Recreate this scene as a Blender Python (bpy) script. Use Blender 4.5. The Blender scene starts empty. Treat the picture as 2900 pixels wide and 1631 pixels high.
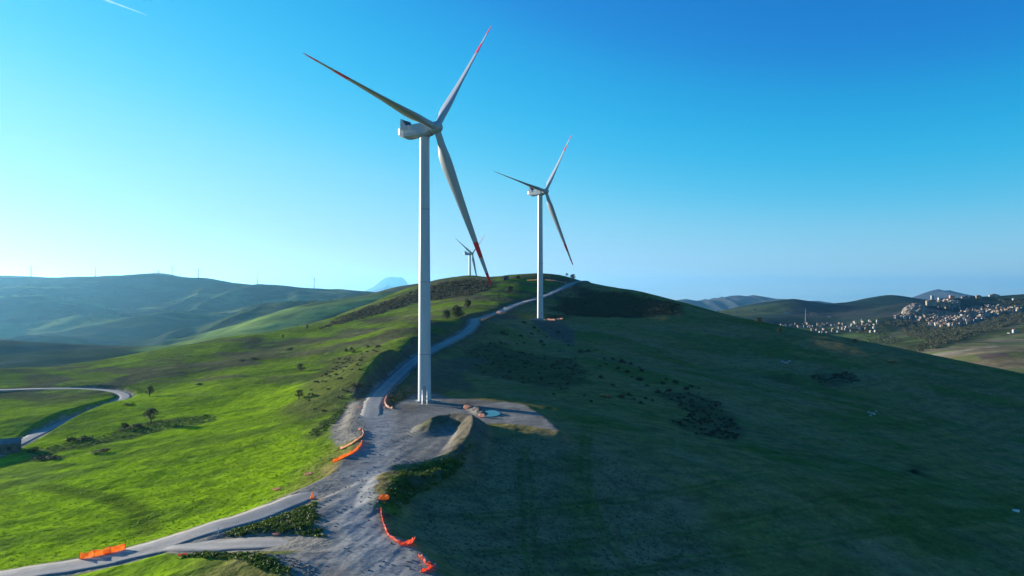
import bpy, bmesh, math, random
import numpy as np
from mathutils import Vector, Matrix

random.seed(7)
RNG = np.random.default_rng(7)
scene = bpy.context.scene
COL = scene.collection
R = math.radians

# ------------------------------------------------------------------ camera
CZ = 34.0                       # drone height above the turbine yard (metres)
FPX, U0, V0 = 1717.0, 1288.0, 735.0   # focal length, centre and horizon of the measured photograph
cam_d = bpy.data.cameras.new('camera')
cam_d.sensor_width = 36.0
cam_d.lens = 36.0 * FPX / 2576.0
cam_d.shift_y = (V0 - 724.5) / 2576.0
cam_d.clip_start = 1.0
cam_d.clip_end = 120000.0
cam = bpy.data.objects.new('camera', cam_d)
COL.objects.link(cam)
cam.location = (0, 0, CZ)
cam.rotation_euler = (R(90), 0, 0)
scene.camera = cam

# ------------------------------------------------------------------ sky, sun, exposure
SUN_AZ, SUN_EL = R(-58), R(7.6)      # azimuth from +Y (view axis), negative = left
SUN_DIR = Vector((math.sin(SUN_AZ) * math.cos(SUN_EL), math.cos(SUN_AZ) * math.cos(SUN_EL), math.sin(SUN_EL)))
world = bpy.data.worlds.new('World')
scene.world = world
world.use_nodes = True
wn, wl = world.node_tree.nodes, world.node_tree.links
wn.clear()
sky = wn.new('ShaderNodeTexSky')
sky.sky_type = 'NISHITA'
sky.sun_disc = False
sky.sun_elevation = SUN_EL
sky.sun_rotation = SUN_AZ
sky.altitude = 600
sky.air_density = 1.0
sky.dust_density = 0.05
sky.ozone_density = 3.0
# colour response of the clear winter sky (per channel, sky radiance in -> out)
tcs = wn.new('ShaderNodeTexCoord'); dip = wn.new('ShaderNodeVectorMath'); dip.operation = 'ADD'; dip.inputs[1].default_value = (0, 0, 0.018)
wl.new(tcs.outputs['Generated'], dip.inputs[0]); wl.new(dip.outputs[0], sky.inputs[0])
sc8 = wn.new('ShaderNodeVectorMath'); sc8.operation = 'SCALE'; sc8.inputs[3].default_value = 1 / 8
wl.new(sky.outputs[0], sc8.inputs[0])
grade = wn.new('ShaderNodeRGBCurve')
for ch, pts in enumerate(([(0, 0), (.5, .05), (.8, .14), (1.05, .46), (1.5, 1.45), (2.15, 2.4), (4.0, 4.0), (8, 5.8)],
                          [(0, 0), (1.2, 1.40), (1.5, 2.3), (1.95, 3.15), (3.0, 4.2), (5.0, 4.6), (8, 5.6)],
                          [(0, 0), (2.4, 4.5), (2.94, 5.2), (3.5, 5.5), (5.9, 5.8), (8, 6.3)])):
    cv = grade.mapping.curves[ch]
    while len(cv.points) < len(pts): cv.points.new(0.5, 0.5)
    for p, q in zip(cv.points, pts): p.location = (q[0] / 8, q[1] / 8)
grade.mapping.update()
wl.new(sc8.outputs[0], grade.inputs[1])
sc1 = wn.new('ShaderNodeVectorMath'); sc1.operation = 'SCALE'; sc1.inputs[3].default_value = 8.0
wl.new(grade.outputs[0], sc1.inputs[0])
tcw = wn.new('ShaderNodeTexCoord'); sepw = wn.new('ShaderNodeSeparateXYZ'); wl.new(tcw.outputs['Generated'], sepw.inputs[0])
mpw = wn.new('ShaderNodeMapping'); mpw.inputs['Scale'].default_value = (5, 5, 160); wl.new(tcw.outputs['Generated'], mpw.inputs[0])
nzw = wn.new('ShaderNodeTexNoise'); nzw.inputs['Scale'].default_value = 1.6; nzw.inputs['Detail'].default_value = 5; wl.new(mpw.outputs[0], nzw.inputs[0])
crw = wn.new('ShaderNodeValToRGB'); crw.color_ramp.elements[0].position = 0.5; crw.color_ramp.elements[1].position = 0.64; wl.new(nzw.outputs[0], crw.inputs[0])
bdw = wn.new('ShaderNodeMapRange'); bdw.interpolation_type = 'SMOOTHSTEP'; bdw.inputs[1].default_value = 0.020; bdw.inputs[2].default_value = 0.006; wl.new(sepw.outputs[2], bdw.inputs[0])
m1w = wn.new('ShaderNodeMath'); m1w.operation = 'MULTIPLY'; wl.new(crw.outputs[0], m1w.inputs[0]); wl.new(bdw.outputs[0], m1w.inputs[1])
m2w = wn.new('ShaderNodeMath'); m2w.operation = 'MULTIPLY'; m2w.inputs[1].default_value = 0.55; wl.new(m1w.outputs[0], m2w.inputs[0])
cldw = wn.new('ShaderNodeMix'); cldw.data_type = 'RGBA'; wl.new(m2w.outputs[0], cldw.inputs[0]); wl.new(sc1.outputs[0], cldw.inputs[6]); cldw.inputs[7].default_value = (1.7, 3.5, 4.3, 1)
bg = wn.new('ShaderNodeBackground')
bg.inputs[1].default_value = 0.055
wo = wn.new('ShaderNodeOutputWorld')
wl.new(cldw.outputs[2], bg.inputs[0]); wl.new(bg.outputs[0], wo.inputs[0])

sun_d = bpy.data.lights.new('sun', 'SUN')
sun_d.energy = 5.0
sun_d.angle = R(0.5)
sun_d.color = (1.0, 0.93, 0.80)
sun = bpy.data.objects.new('sun', sun_d)
COL.objects.link(sun)
sun.rotation_euler = SUN_DIR.to_track_quat('Z', 'Y').to_euler()

scene.view_settings.view_transform = 'Standard'
scene.view_settings.look = 'None'
scene.view_settings.gamma = 1.0
scene.view_settings.exposure = 1.5
scene.view_settings.use_curve_mapping = False
scene.cycles.use_denoising = True
scene.cycles.max_bounces = 6
scene.cycles.volume_bounces = 1

# ------------------------------------------------------------------ helpers
def at(u, v, Y):
    """a measured point of the photograph at the distance Y -> world point"""
    return np.array([(u - U0) / FPX * Y, Y, CZ - (v - V0) / FPX * Y])

def tag(o, label=None, cat=None, group=None, kind=None):
    if label: o['label'] = label
    if cat: o['category'] = cat
    if group: o['group'] = group
    if kind: o['kind'] = kind
    return o

def empty(name, loc, rz=0.0):
    o = bpy.data.objects.new(name, None)
    COL.objects.link(o)
    o.location = loc; o.rotation_euler = (0, 0, rz)
    o.empty_display_size = 0.5
    return o

def link(name, me, parent=None):
    o = bpy.data.objects.new(name, me)
    COL.objects.link(o)
    if parent is not None: o.parent = parent
    return o

def np_mesh(name, verts, faces, mats, smooth=True, mat_idx=None):
    """verts (n,3), faces (m,4) or (m,3)"""
    me = bpy.data.meshes.new(name)
    verts = np.asarray(verts, dtype=np.float32); faces = np.asarray(faces, dtype=np.int32)
    k = faces.shape[1]
    me.vertices.add(len(verts)); me.vertices.foreach_set('co', verts.ravel())
    me.loops.add(faces.size); me.loops.foreach_set('vertex_index', faces.ravel())
    me.polygons.add(len(faces))
    me.polygons.foreach_set('loop_start', np.arange(0, faces.size, k, dtype=np.int32))
    me.polygons.foreach_set('loop_total', np.full(len(faces), k, dtype=np.int32))
    me.polygons.foreach_set('use_smooth', np.full(len(faces), smooth, dtype=bool))
    for m in (mats if isinstance(mats, (list, tuple)) else [mats]): me.materials.append(m)
    if mat_idx is not None: me.polygons.foreach_set('material_index', np.asarray(mat_idx, dtype=np.int32))
    me.update(calc_edges=True)
    me.validate()
    return me

class MB:
    """collects boxes, tubes and lofts; build() links them as ONE mesh object"""
    def __init__(s): s.v = []; s.f = []; s.m = []
    def add(s, verts, faces, mi=0):
        b = len(s.v); s.v += [tuple(map(float, p)) for p in verts]
        s.f += [tuple(b + i for i in f) for f in faces]; s.m += [mi] * len(faces)
        return s
    def box(s, c, size, rz=0.0, mi=0, taper=1.0):
        cx, cy, cz = c; sx, sy, sz = (q / 2 for q in size)
        ca, sa = math.cos(rz), math.sin(rz); vs = []
        for z, t in ((-sz, 1.0), (sz, taper)):
            for x, y in ((-sx, -sy), (sx, -sy), (sx, sy), (-sx, sy)):
                x *= t; y *= t
                vs.append((cx + x * ca - y * sa, cy + x * sa + y * ca, cz + z))
        return s.add(vs, [(3, 2, 1, 0), (4, 5, 6, 7), (0, 1, 5, 4), (1, 2, 6, 5), (2, 3, 7, 6), (3, 0, 4, 7)], mi)
    def rings(s, rings, mi=0, cap=True, closed=True):
        n = len(rings[0]); vs = [p for r in rings for p in r]; fs = []
        mis = mi if isinstance(mi, (list, tuple)) else [mi] * (len(rings) - 1)
        b = len(s.v); s.v += [tuple(map(float, p)) for p in vs]
        for k in range(len(rings) - 1):
            for i in range(n if closed else n - 1):
                j = (i + 1) % n
                s.f.append((b + k * n + i, b + k * n + j, b + (k + 1) * n + j, b + (k + 1) * n + i)); s.m.append(mis[k])
        if cap:
            s.f.append(tuple(b + i for i in reversed(range(n)))); s.m.append(mis[0])
            o = b + (len(rings) - 1) * n
            s.f.append(tuple(o + i for i in range(n))); s.m.append(mis[-1])
        return s
    def tube(s, pts, rad, n=8, mi=0):
        pts = [Vector(p) for p in pts]
        rads = rad if isinstance(rad, (list, tuple)) else [rad] * len(pts)
        rs = []
        for i, p in enumerate(pts):
            d = (pts[min(i + 1, len(pts) - 1)] - pts[max(i - 1, 0)]).normalized()
            a = Vector((0, 0, 1)) if abs(d.z) < 0.9 else Vector((1, 0, 0))
            x = d.cross(a).normalized(); y = d.cross(x).normalized()
            rs.append([p + (x * math.cos(t) + y * math.sin(t)) * rads[i] for t in (2 * math.pi * k / n for k in range(n))])
        return s.rings(rs, mi)
    def mesh(s, name, mats, smooth=False, auto=None):
        me = bpy.data.meshes.new(name)
        me.from_pydata(s.v, [], s.f)
        for m in (mats if isinstance(mats, (list, tuple)) else [mats]): me.materials.append(m)
        me.polygons.foreach_set('material_index', s.m)
        me.polygons.foreach_set('use_smooth', [smooth] * len(s.f))
        bm = bmesh.new(); bm.from_mesh(me)
        bmesh.ops.recalc_face_normals(bm, faces=bm.faces)
        if auto is not None:
            for e in bm.edges:
                if len(e.link_faces) == 2 and e.calc_face_angle(0) > auto: e.smooth = False
        bm.to_mesh(me); bm.free()
        me.update()
        return me
    def build(s, name, mats, parent=None, smooth=False, auto=None):
        return link(name, s.mesh(name, mats, smooth, auto), parent)

# ---- numpy noise
def _hash(ix, iy, seed):
    h = (ix.astype(np.int64) * 374761393 + iy.astype(np.int64) * 668265263 + seed * 974711) & 0x7fffffff
    h = ((h ^ (h >> 13)) * 1274126177) & 0x7fffffff
    return ((h ^ (h >> 16)) & 0xffff) / 65535.0
def vnoise(x, y, seed=0):
    ix, iy = np.floor(x), np.floor(y); fx, fy = x - ix, y - iy
    fx = fx * fx * fx * (fx * (fx * 6 - 15) + 10); fy = fy * fy * fy * (fy * (fy * 6 - 15) + 10)
    a, b = _hash(ix, iy, seed), _hash(ix + 1, iy, seed); c, d = _hash(ix, iy + 1, seed), _hash(ix + 1, iy + 1, seed)
    return (a + (b - a) * fx) * (1 - fy) + (c + (d - c) * fx) * fy
def fbm(x, y, wl, octv=3, seed=0, gain=0.5):
    """-1..1"""
    s = np.zeros_like(x, dtype=float); a, t = 1.0, 0.0
    for k in range(octv):
        c, sn = math.cos(0.6 * k + seed), math.sin(0.6 * k + seed)
        s += a * (vnoise((x * c - y * sn) / wl + 17.3 * k, (x * sn + y * c) / wl - 9.1 * k, seed + k) * 2 - 1)
        t += a; a *= gain; wl *= 0.5
    return s / t
def sstep(a, b, x):
    t = np.clip((x - a) / (b - a), 0, 1); return t * t * (3 - 2 * t)

# ---- thin plate spline through measured points
class TPS:
    def __init__(s, pts, lam=0.0, scale=100.0):
        p = np.array(pts, float); s.sc = scale
        s.c = p[:, :2] / scale; n = len(p)
        K = s.k(((s.c[:, None] - s.c[None]) ** 2).sum(-1)) + lam * np.eye(n)
        P = np.c_[np.ones(n), s.c]
        A = np.block([[K, P], [P.T, np.zeros((3, 3))]])
        sol = np.linalg.solve(A, np.r_[p[:, 2], 0, 0, 0]); s.w, s.a = sol[:n], sol[n:]
    @staticmethod
    def k(r2):
        return 0.5 * r2 * np.log(r2 + 1e-12)
    def __call__(s, x, y):
        x = np.asarray(x, float); sh = x.shape
        q = np.c_[x.ravel(), np.asarray(y, float).ravel()] / s.sc; out = np.empty(len(q))
        for i in range(0, len(q), 20000):
            t = q[i:i + 20000]
            r2 = (t[:, :1] - s.c[None, :, 0]) ** 2 + (t[:, 1:] - s.c[None, :, 1]) ** 2
            out[i:i + 20000] = s.k(r2) @ s.w + s.a[0] + t @ s.a[1:]
        return out.reshape(sh)

# ------------------------------------------------------------------ the near hill: measured points (u, v, distance)
HP = [
 # yard and service road on the spine
 (980,1449,83),(850,1449,84),(1090,1449,83),(900,1400,88),(880,1300,103),(920,1200,125),(940,1100,158),(980,1060,178),
 (1068,1010,212),(1120,1000,218),(950,1000,218),(1000,945,258),(1050,900,298),(1110,868,335),(1165,840,370),(1190,815,400),(1196,803,425),
 (1258,785,470),(1300,765,510),(1360,748,555),(1440,712,620),(1260,794,447),
 # skyline from the far brush ridge to the right flank
 (1460,706,650),(1400,692,680),(1330,697,705),(1270,704,730),(1216,698,790),(1182,699,790),(1130,706,780),(1084,714,770),(1052,724,760),
 (971,748,720),(922,770,690),(861,791,660),(799,813,630),(645,840,570),(538,855,540),(372,883,500),(265,908,470),(165,919,455),(0,929,440),(-250,940,420),
 (1520,718,630),(1600,730,600),(1700,757,560),(1800,786,530),(1900,808,500),(2000,830,475),(2100,850,450),(2300,890,420),(2576,950,380),(2900,1020,340),(3200,1090,310),
 # left field
 (1000,850,330),(1000,820,450),(1000,780,580),(900,850,420),(900,900,330),(850,950,280),(905,962,230),(950,905,250),(985,876,264),(1015,855,285),(1050,834,322),(1110,812,372),(1165,800,412),
 (800,960,265),(750,1000,245),(700,960,285),(600,900,380),(600,950,310),(500,1000,270),(400,950,340),(400,1050,235),(300,1100,205),(200,1000,290),(100,1050,240),
 (20,1150,190),(0,980,322),(320,1000,298),(200,977,325),(60,1105,213),(800,850,470),(700,870,460),(500,890,440),(300,930,400),
 (600,1200,145),(300,1200,155),(0,1200,168),(0,1300,132),(300,1300,125),(600,1300,117),(0,1400,107),(300,1370,110),
 (790,1100,168),(780,1010,232),(750,1090,180),(700,1150,160),(-300,1200,175),(-300,1400,115),(-400,1000,310),
 (870,1195,127),(700,1270,113),(560,1330,105),(400,1375,100),(200,1417,97),(0,1449,96),(760,1350,95),(650,1352,96.5),(520,1365,97),(600,1430,86),(450,1440,87),
 (1288,1800,52),(600,1800,54),(0,1800,62),(1800,1800,62),(2576,1800,85),(-600,1700,80),
 # yard right side and the near field
 (1100,1060,180),(1200,1030,198),(1300,1030,198),(1200,1062,178),(1300,1068,174),(1400,1084,170),(1250,1100,160),
 (1100,1250,122),(1200,1300,113),(1300,1400,100),(1200,1200,139),(1100,1350,103),(1160,1449,88),(1300,1100,162),(1400,1200,140),
 (1500,1090,185),(1500,1040,215),(1450,1000,240),(1200,980,235),(1150,940,265),(1100,930,272),(1200,900,320),(1250,840,390),(1300,810,430),(1225,800,428),
 (1359,803,453),(1330,803,453),(1410,806,455),(1380,820,440),(1450,870,380),(1350,870,390),(1450,780,520),(1550,760,560),(1440,735,600),(1400,765,540),
 (1500,930,310),(1400,950,285),(1650,950,310),(1600,1200,150),(1600,1400,112),(2000,1400,128),(2000,1200,170),(2400,1400,145),(2400,1200,218),(2576,1300,184),
 (2000,1000,308),(2300,1000,338),(2300,1100,270),(2500,1100,292),(1600,1000,260),(1600,900,366),(1800,900,394),(2000,900,403),(1700,850,432),(1900,855,448),(1750,925,366),(1500,850,402),(1700,800,492),(1830,1080,240),(2800,1300,208),(3000,1150,275),
]
hp = [at(*p) for p in HP]
# ground falling away behind the skyline
for (u, v, Y, f, dz) in [(1460,706,650,1.3,-55),(1600,730,600,1.3,-60),(1800,786,530,1.3,-60),(2000,830,475,1.35,-55),(2300,890,420,1.4,-55),(2576,950,380,1.5,-55),(3000,1045,330,1.6,-55),
                         (1330,697,705,1.28,-28),(1200,699,790,1.22,-32),(1052,724,760,1.25,-45),(900,778,680,1.25,-50),(700,830,590,1.3,-50),(500,860,530,1.3,-50),(265,908,470,1.35,-45),(0,929,440,1.35,-45),(-250,940,420,1.35,-45),
                         (1186,690,1060,1.0,0)]:
    p = at(u, v, Y); hp.append(np.array([p[0] * f, p[1] * f, p[2] + dz]))
hp[-1][2] = CZ - 24.5
hill_tps = TPS(hp, lam=0.02)

def catmull(P, step):
    P = np.array(P, float); Q = np.vstack([2 * P[0] - P[1], P, 2 * P[-1] - P[-2]]); out = []
    for i in range(1, len(Q) - 2):
        n = max(2, int(np.linalg.norm(Q[i + 1] - Q[i]) / step))
        for k in range(n):
            t = k / n
            out.append(0.5 * ((2 * Q[i]) + (-Q[i - 1] + Q[i + 1]) * t + (2 * Q[i - 1] - 5 * Q[i] + 4 * Q[i + 1] - Q[i + 2]) * t * t
                              + (-Q[i - 1] + 3 * Q[i] - 3 * Q[i + 1] + Q[i + 2]) * t ** 3))
    out.append(P[-1])
    return np.array(out)

def on0(u, v, z=0.0):
    """pixel on the level z"""
    return at(u, v, (CZ - z) * FPX / (v - V0))

ROADS = {
 'ridge': (catmull([on0(925,1075), on0(935,1040), at(948,1000,218), at(1000,945,258), at(1050,902,298), at(1110,868,335), at(1165,840,370), at(1190,816,400), at(1195,803,425), at(1213,799,446), at(1258,784,470), at(1300,765,510), at(1360,748,555), at(1410,726,595), at(1440,712,622), at(1468,706,655)], 2.0), 6.2, 3.0),
 'lower': (catmull([on0(925,1150), on0(895,1180), at(850,1209,124), at(760,1250,115.5), at(640,1298,108), at(534,1328,104), at(400,1372,100.5), at(250,1412,97.5), at(100,1436,96), at(-60,1462,95), at(-260,1490,95)], 2.0), 6.0, 2.2),
 'spur': (catmull([at(800,1362,93.5), at(760,1363,94), at(700,1365,94.8), at(620,1367,96), at(533,1372,97)], 1.5), 5.4, 1.8),
 'farm': (catmull([at(-60,1165,186), at(40,1118,206), at(130,1075,233), at(230,1035,264), at(296,1010,288), at(316,996,303), at(285,984,318), at(200,978,326), at(100,978,324), at(0,981,321), at(-120,986,315), at(-300,1000,300)], 2.0), 4.6, 2.5),
}
_L = ROADS['lower'][0]
def _lo(u, off):
    i = np.argmin(abs(U0 + FPX * _L[:, 0] / _L[:, 1] - u)); return _L[i] + np.array([off * .55, -off * .83, -0.012])
ROADS['spur'] = (catmull([at(800,1362,93.5), at(760,1363,94), at(700,1365,94.8), at(620,1367,96), at(545,1371,97), _lo(455, 2.3), _lo(390, 1.1), _lo(320, .2)], 1.5), 5.4, 1.8)
ROADS = {k: ROADS[k] for k in ('ridge', 'spur', 'lower', 'farm')}
# yard outline (pixels on the level of the yard)
YARD = np.array([on0(*p)[:2] for p in [(938,985),(908,1020),(905,1060),(914,1090),(900,1130),(860,1160),(868,1195),(800,1262),(796,1330),(830,1362),(740,1392),(650,1392),(720,1425),(790,1500),
   (1150,1500),(1108,1449),(1058,1390),(1035,1374),(985,1345),(958,1290),(942,1240),(950,1205),(990,1170),(1060,1160),(1140,1140),(1165,1100),(1188,1062),(1300,1068),(1405,1084),(1365,1045),(1318,1017),(1210,1006),(1130,1000),(1090,992),(1035,995),(1000,1018),(975,1030),(962,1015),(965,985)]])
T1 = np.array([at(1068,1010,212)[0], 212.0])
T2P = at(1359,803,453); T2P[2] = CZ - 18.0

def poly_sdf(x, y, poly):
    """signed distance (negative inside)"""
    d = np.full(x.shape, 1e9); ins = np.zeros(x.shape, bool); n = len(poly)
    for i in range(n):
        ax, ay = poly[i]; bx, by = poly[(i + 1) % n]
        ex, ey = bx - ax, by - ay; L = ex * ex + ey * ey + 1e-9
        t = np.clip(((x - ax) * ex + (y - ay) * ey) / L, 0, 1)
        d = np.minimum(d, (x - ax - t * ex) ** 2 + (y - ay - t * ey) ** 2)
        c = (ay > y) != (by > y)
        xi = ax + (y - ay) * ex / (ey if abs(ey) > 1e-9 else 1e-9)
        ins ^= c & (x < xi)
    d = np.sqrt(d)
    return np.where(ins, -d, d)

def line_dist(x, y, P, reach=40.0):
    """distance to a polyline and the height of the nearest point on it"""
    d = np.full(x.shape, 1e9); z = np.zeros(x.shape)
    for i in range(len(P) - 1):
        a, b = P[i], P[i + 1]
        m = np.nonzero((x > min(a[0], b[0]) - reach) & (x < max(a[0], b[0]) + reach) & (y > min(a[1], b[1]) - reach) & (y < max(a[1], b[1]) + reach))
        if len(m[0]) == 0: continue
        X, Y = x[m], y[m]; e = b - a
        t = np.clip(((X - a[0]) * e[0] + (Y - a[1]) * e[1]) / (e[0] ** 2 + e[1] ** 2 + 1e-9), 0, 1)
        dd = np.hypot(X - a[0] - t * e[0], Y - a[1] - t * e[1])
        k = dd < d[m]
        dm = d[m]; zm = z[m]; dm[k] = dd[k]; zm[k] = (a[2] + t * e[2])[k]; d[m] = dm; z[m] = zm
    return d, z

# spoil heap round the scoop (crest line: u, v, distance, height, half width)
HEAP = catmull([on0(1078,1090), on0(1092,1074), on0(1120,1068), on0(1155,1070), on0(1184,1078), on0(1190,1095), on0(1178,1120), on0(1156,1146)], 1.0)
HEAP_H = [0.9, 2.4, 3.2, 3.5, 3.2, 2.7, 2.0, 0.8]
BERM = catmull([on0(1172,1022), on0(1190,1030), on0(1212,1042)], 0.7)
BANK = catmull([on0(1160,1160), on0(1090,1180), on0(1010,1200), on0(985,1225), on0(970,1262)], 1.0)

def hill_full(x, y, want=False):
    x = np.asarray(x, float); y = np.asarray(y, float)
    h = hill_tps(x, y)
    dist = np.hypot(x, y)
    ridge = line_dist(x, y, ROADS['ridge'][0], 60)
    # rolling of the fields
    roll = fbm(x * 0.6 + y * 0.35, y * 0.8 - x * 0.2, 62, 3, 3)
    left = sstep(20, -60, x - (-30 + (y - 200) * 0.22))
    roll2 = fbm((x - 0.9 * y) * 0.45, (y + 0.9 * x) * 0.9, 55, 3, 9)
    h = h + roll * (0.22 + 0.33 * left + 1.3 * left * sstep(120, 300, y)) + roll2 * left * 1.9 * sstep(170, 330, y)
    # yard
    sd = poly_sdf(x, y, YARD)
    t = sstep(-0.5, 4.5, sd)
    h = h * t + 0.0 * (1 - t)
    roads = {}
    for k, (P, w, sh) in ROADS.items():
        if k == 'ridge': d, z = line_dist(x, y, P, 45)
        else: d, z = line_dist(x, y, P, 30)
        roads[k] = d
        far = d > 1e6
        zz = np.where(far, 0, z)
        t = sstep(w / 2 + 0.2, w / 2 + 0.2 + sh + (2.0 if k == 'ridge' else 0), d)
        h = np.where(far, h, (zz - 0.07) * (1 - t) + h * t)
    # turbine pads
    d1 = np.hypot(x - T1[0], y - T1[1]); t = sstep(7, 12, d1); h = h * t + 0.0 * (1 - t)
    d2 = np.hypot((x - T2P[0] - 3.0) / 1.25, y - T2P[1]); t = sstep(8, 14, d2); h = h * t + T2P[2] * (1 - t)
    # heaps
    hd, _ = line_dist(x, y, HEAP, 12)
    s = np.zeros_like(x)
    near = hd < 12
    if near.any():
        X, Y = x[near], y[near]
        i = np.array([np.argmin((HEAP[:, 0] - a) ** 2 + (HEAP[:, 1] - b) ** 2) for a, b in zip(X, Y)]) if near.sum() < 40000 else None
        if i is None:
            i = np.concatenate([((HEAP[None, :, 0] - X[j:j + 5000, None]) ** 2 + (HEAP[None, :, 1] - Y[j:j + 5000, None]) ** 2).argmin(1) for j in range(0, len(X), 5000)])
        q = i / (len(HEAP) - 1) * (len(HEAP_H) - 1)
        hh = np.interp(q, range(len(HEAP_H)), HEAP_H)
        s[near] = hh * np.clip(1.03 - hd[near] / 4.7, 0, 1)
    s = np.minimum(s, 3.6)
    h = h + s
    bd, _ = line_dist(x, y, BERM, 8)
    h = h + 1.2 * np.clip(1 - bd / 2.0, 0, 1) * (0.6 + 0.9 * vnoise(x * 0.55 + 3, y * 0.55, 8))
    kd, _ = line_dist(x, y, BANK, 12)
    h = h + 1.3 * np.clip(1 - kd / 5, 0, 1) * (0.7 + 0.6 * vnoise(x * 0.4, y * 0.4, 5))
    # small bumps: clods and tussocks
    road_d = np.minimum.reduce([roads[k] - ROADS[k][1] / 2 for k in roads])
    rough = sstep(0.3, 3.0, road_d)
    yard = sstep(1.0, -1.0, sd) 
    det = fbm(x, y, 7, 3, 11) * (0.13 + 0.13 * left) + fbm(x, y, 1.7, 2, 12) * 0.10 * sstep(320, 120, y)
    rut = fbm((x - 0.25 * y) * 1.0, (y + 0.25 * x) * 0.16, 2.3, 4, 14) * 0.14 + fbm(x * 0.35, y, 2.4, 3, 15) * 0.09 * sstep(125, 95, y)
    h = h + det * rough * (1 - 0.72 * yard) + rut * yard * sstep(0.0, 2.0, road_d) * sstep(185, 120, y)
    h = h + (fbm(x, y, 2.4, 3, 16) * 0.45) * np.clip(s * 0.8, 0, 1)
    if want: return h, roads, sd, hd, s, bd, kd, d1, d2, ridge
    return h

# lookup grid for placing things on the hill
GX = np.arange(-620, 720, 1.25); GY = np.arange(48, 900, 1.25)
gxx, gyy = np.meshgrid(GX, GY)
GH = hill_full(gxx, gyy)
def hill_z(x, y):
    x = np.asarray(x, float); y = np.asarray(y, float)
    fx = np.clip((x - GX[0]) / 1.25, 0, len(GX) - 1.001); fy = np.clip((y - GY[0]) / 1.25, 0, len(GY) - 1.001)
    i, j = fx.astype(int), fy.astype(int); a, b = fx - i, fy - j
    return (GH[j, i] * (1 - a) + GH[j, i + 1] * a) * (1 - b) + (GH[j + 1, i] * (1 - a) + GH[j + 1, i + 1] * a) * b
RAY_Y = np.geomspace(60, 860, 5000)
def hit(u, v, fn=None, ys=None):
    """where the line of sight through the pixel meets the ground"""
    ys = RAY_Y if ys is None else ys
    x = (u - U0) / FPX * ys; z = CZ - (v - V0) / FPX * ys
    g = (fn or hill_z)(x, ys)
    k = np.nonzero(z < g)[0]
    if len(k) == 0: return None
    k = max(1, k[0]); a, b = (z - g)[k - 1], (z - g)[k]
    t = a / (a - b + 1e-9); y = ys[k - 1] + t * (ys[k] - ys[k - 1]); xx = (u - U0) / FPX * y
    return np.array([xx, y, float((fn or hill_z)(np.array([xx]), np.array([y]))[0])])
def hits(pts):
    return [p for p in (hit(*q) for q in pts) if p is not None]

# ------------------------------------------------------------------ materials
def new_mat(name):
    m = bpy.data.materials.new(name); m.use_nodes = True
    nt = m.node_tree; b = nt.nodes['Principled BSDF']
    return m, nt, b
def noise_node(nt, scale, detail=4, rough=0.55, co=None, sx=None):
    n = nt.nodes.new('ShaderNodeTexNoise'); n.inputs['Scale'].default_value = scale
    n.inputs['Detail'].default_value = detail; n.inputs['Roughness'].default_value = rough
    if co is None:
        tc = nt.nodes.get('tc') or nt.nodes.new('ShaderNodeTexCoord'); tc.name = 'tc'; co = tc.outputs['Object']
    if sx is not None:
        mp = nt.nodes.new('ShaderNodeMapping'); mp.inputs['Scale'].default_value = sx
        nt.links.new(co, mp.inputs[0]); co = mp.outputs[0]
    nt.links.new(co, n.inputs['Vector'])
    return n
def ramp(nt, src, stops):
    r = nt.nodes.new('ShaderNodeValToRGB'); e = r.color_ramp.elements
    while len(e) < len(stops): e.new(0.5)
    for i, (p, c) in enumerate(stops):
        e[i].position = p; e[i].color = (*c, 1) if not isinstance(c, (int, float)) else (c, c, c, 1)
    nt.links.new(src, r.inputs[0])
    return r.outputs[0]
def mul(nt, a, b, fac=1.0, mode='MULTIPLY'):
    m = nt.nodes.new('ShaderNodeMix'); m.data_type = 'RGBA'; m.blend_type = mode
    m.inputs[0].default_value = fac
    for s, i in ((a, 6), (b, 7)):
        if hasattr(s, 'is_linked'): nt.links.new(s, m.inputs[i])
        else: m.inputs[i].default_value = (*s, 1)
    return m.outputs[2]
def bump(nt, b, src, dist, strength=1.0, prev=None):
    n = nt.nodes.new('ShaderNodeBump'); n.inputs['Distance'].default_value = dist; n.inputs['Strength'].default_value = strength
    nt.links.new(src, n.inputs['Height'])
    if prev is not None: nt.links.new(prev.outputs[0], n.inputs['Normal'])
    nt.links.new(n.outputs[0], b.inputs['Normal'])
    return n
def simple(name, col, rough=0.6, var=0.12, scale=3.0, spec=0.3, metal=0.0, bmp=None):
    m, nt, b = new_mat(name)
    n = noise_node(nt, scale)
    c = mul(nt, col, ramp(nt, n.outputs[0], [(0.3, 1 - var * 1.5), (0.7, 1 + var)]))
    nt.links.new(c, b.inputs['Base Color'])
    b.inputs['Roughness'].default_value = rough; b.inputs['Specular IOR Level'].default_value = spec; b.inputs['Metallic'].default_value = metal
    if bmp: bump(nt, b, n.outputs[0], bmp)
    return m

def ground_mat(name, fine, bmp, spec=0.0):
    m, nt, b = new_mat(name)
    a = nt.nodes.new('ShaderNodeAttribute'); a.attribute_name = 'albedo'
    n1 = noise_node(nt, fine * 0.22, 5, 0.6); n2 = noise_node(nt, fine, 4, 0.65)
    c = mul(nt, a.outputs[0], ramp(nt, n1.outputs[0], [(0.28, (0.66, 0.68, 0.72)), (0.5, 1.0), (0.72, (1.28, 1.22, 1.1))]))
    c = mul(nt, c, ramp(nt, n2.outputs[0], [(0.25, 0.62), (0.5, 1.0), (0.75, 1.3)]))
    nt.links.new(c, b.inputs['Base Color'])
    b.inputs['Roughness'].default_value = 0.95; b.inputs['Specular IOR Level'].default_value = spec
    p = bump(nt, b, n1.outputs[0], bmp * 3.0, 0.8)
    bump(nt, b, n2.outputs[0], bmp, 0.8, p)
    return m
M = {}
M['ground'] = ground_mat('grassland', 1.1, 0.22)
M['gravel'] = ground_mat('compacted_gravel', 1.6, 0.05)
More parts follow.
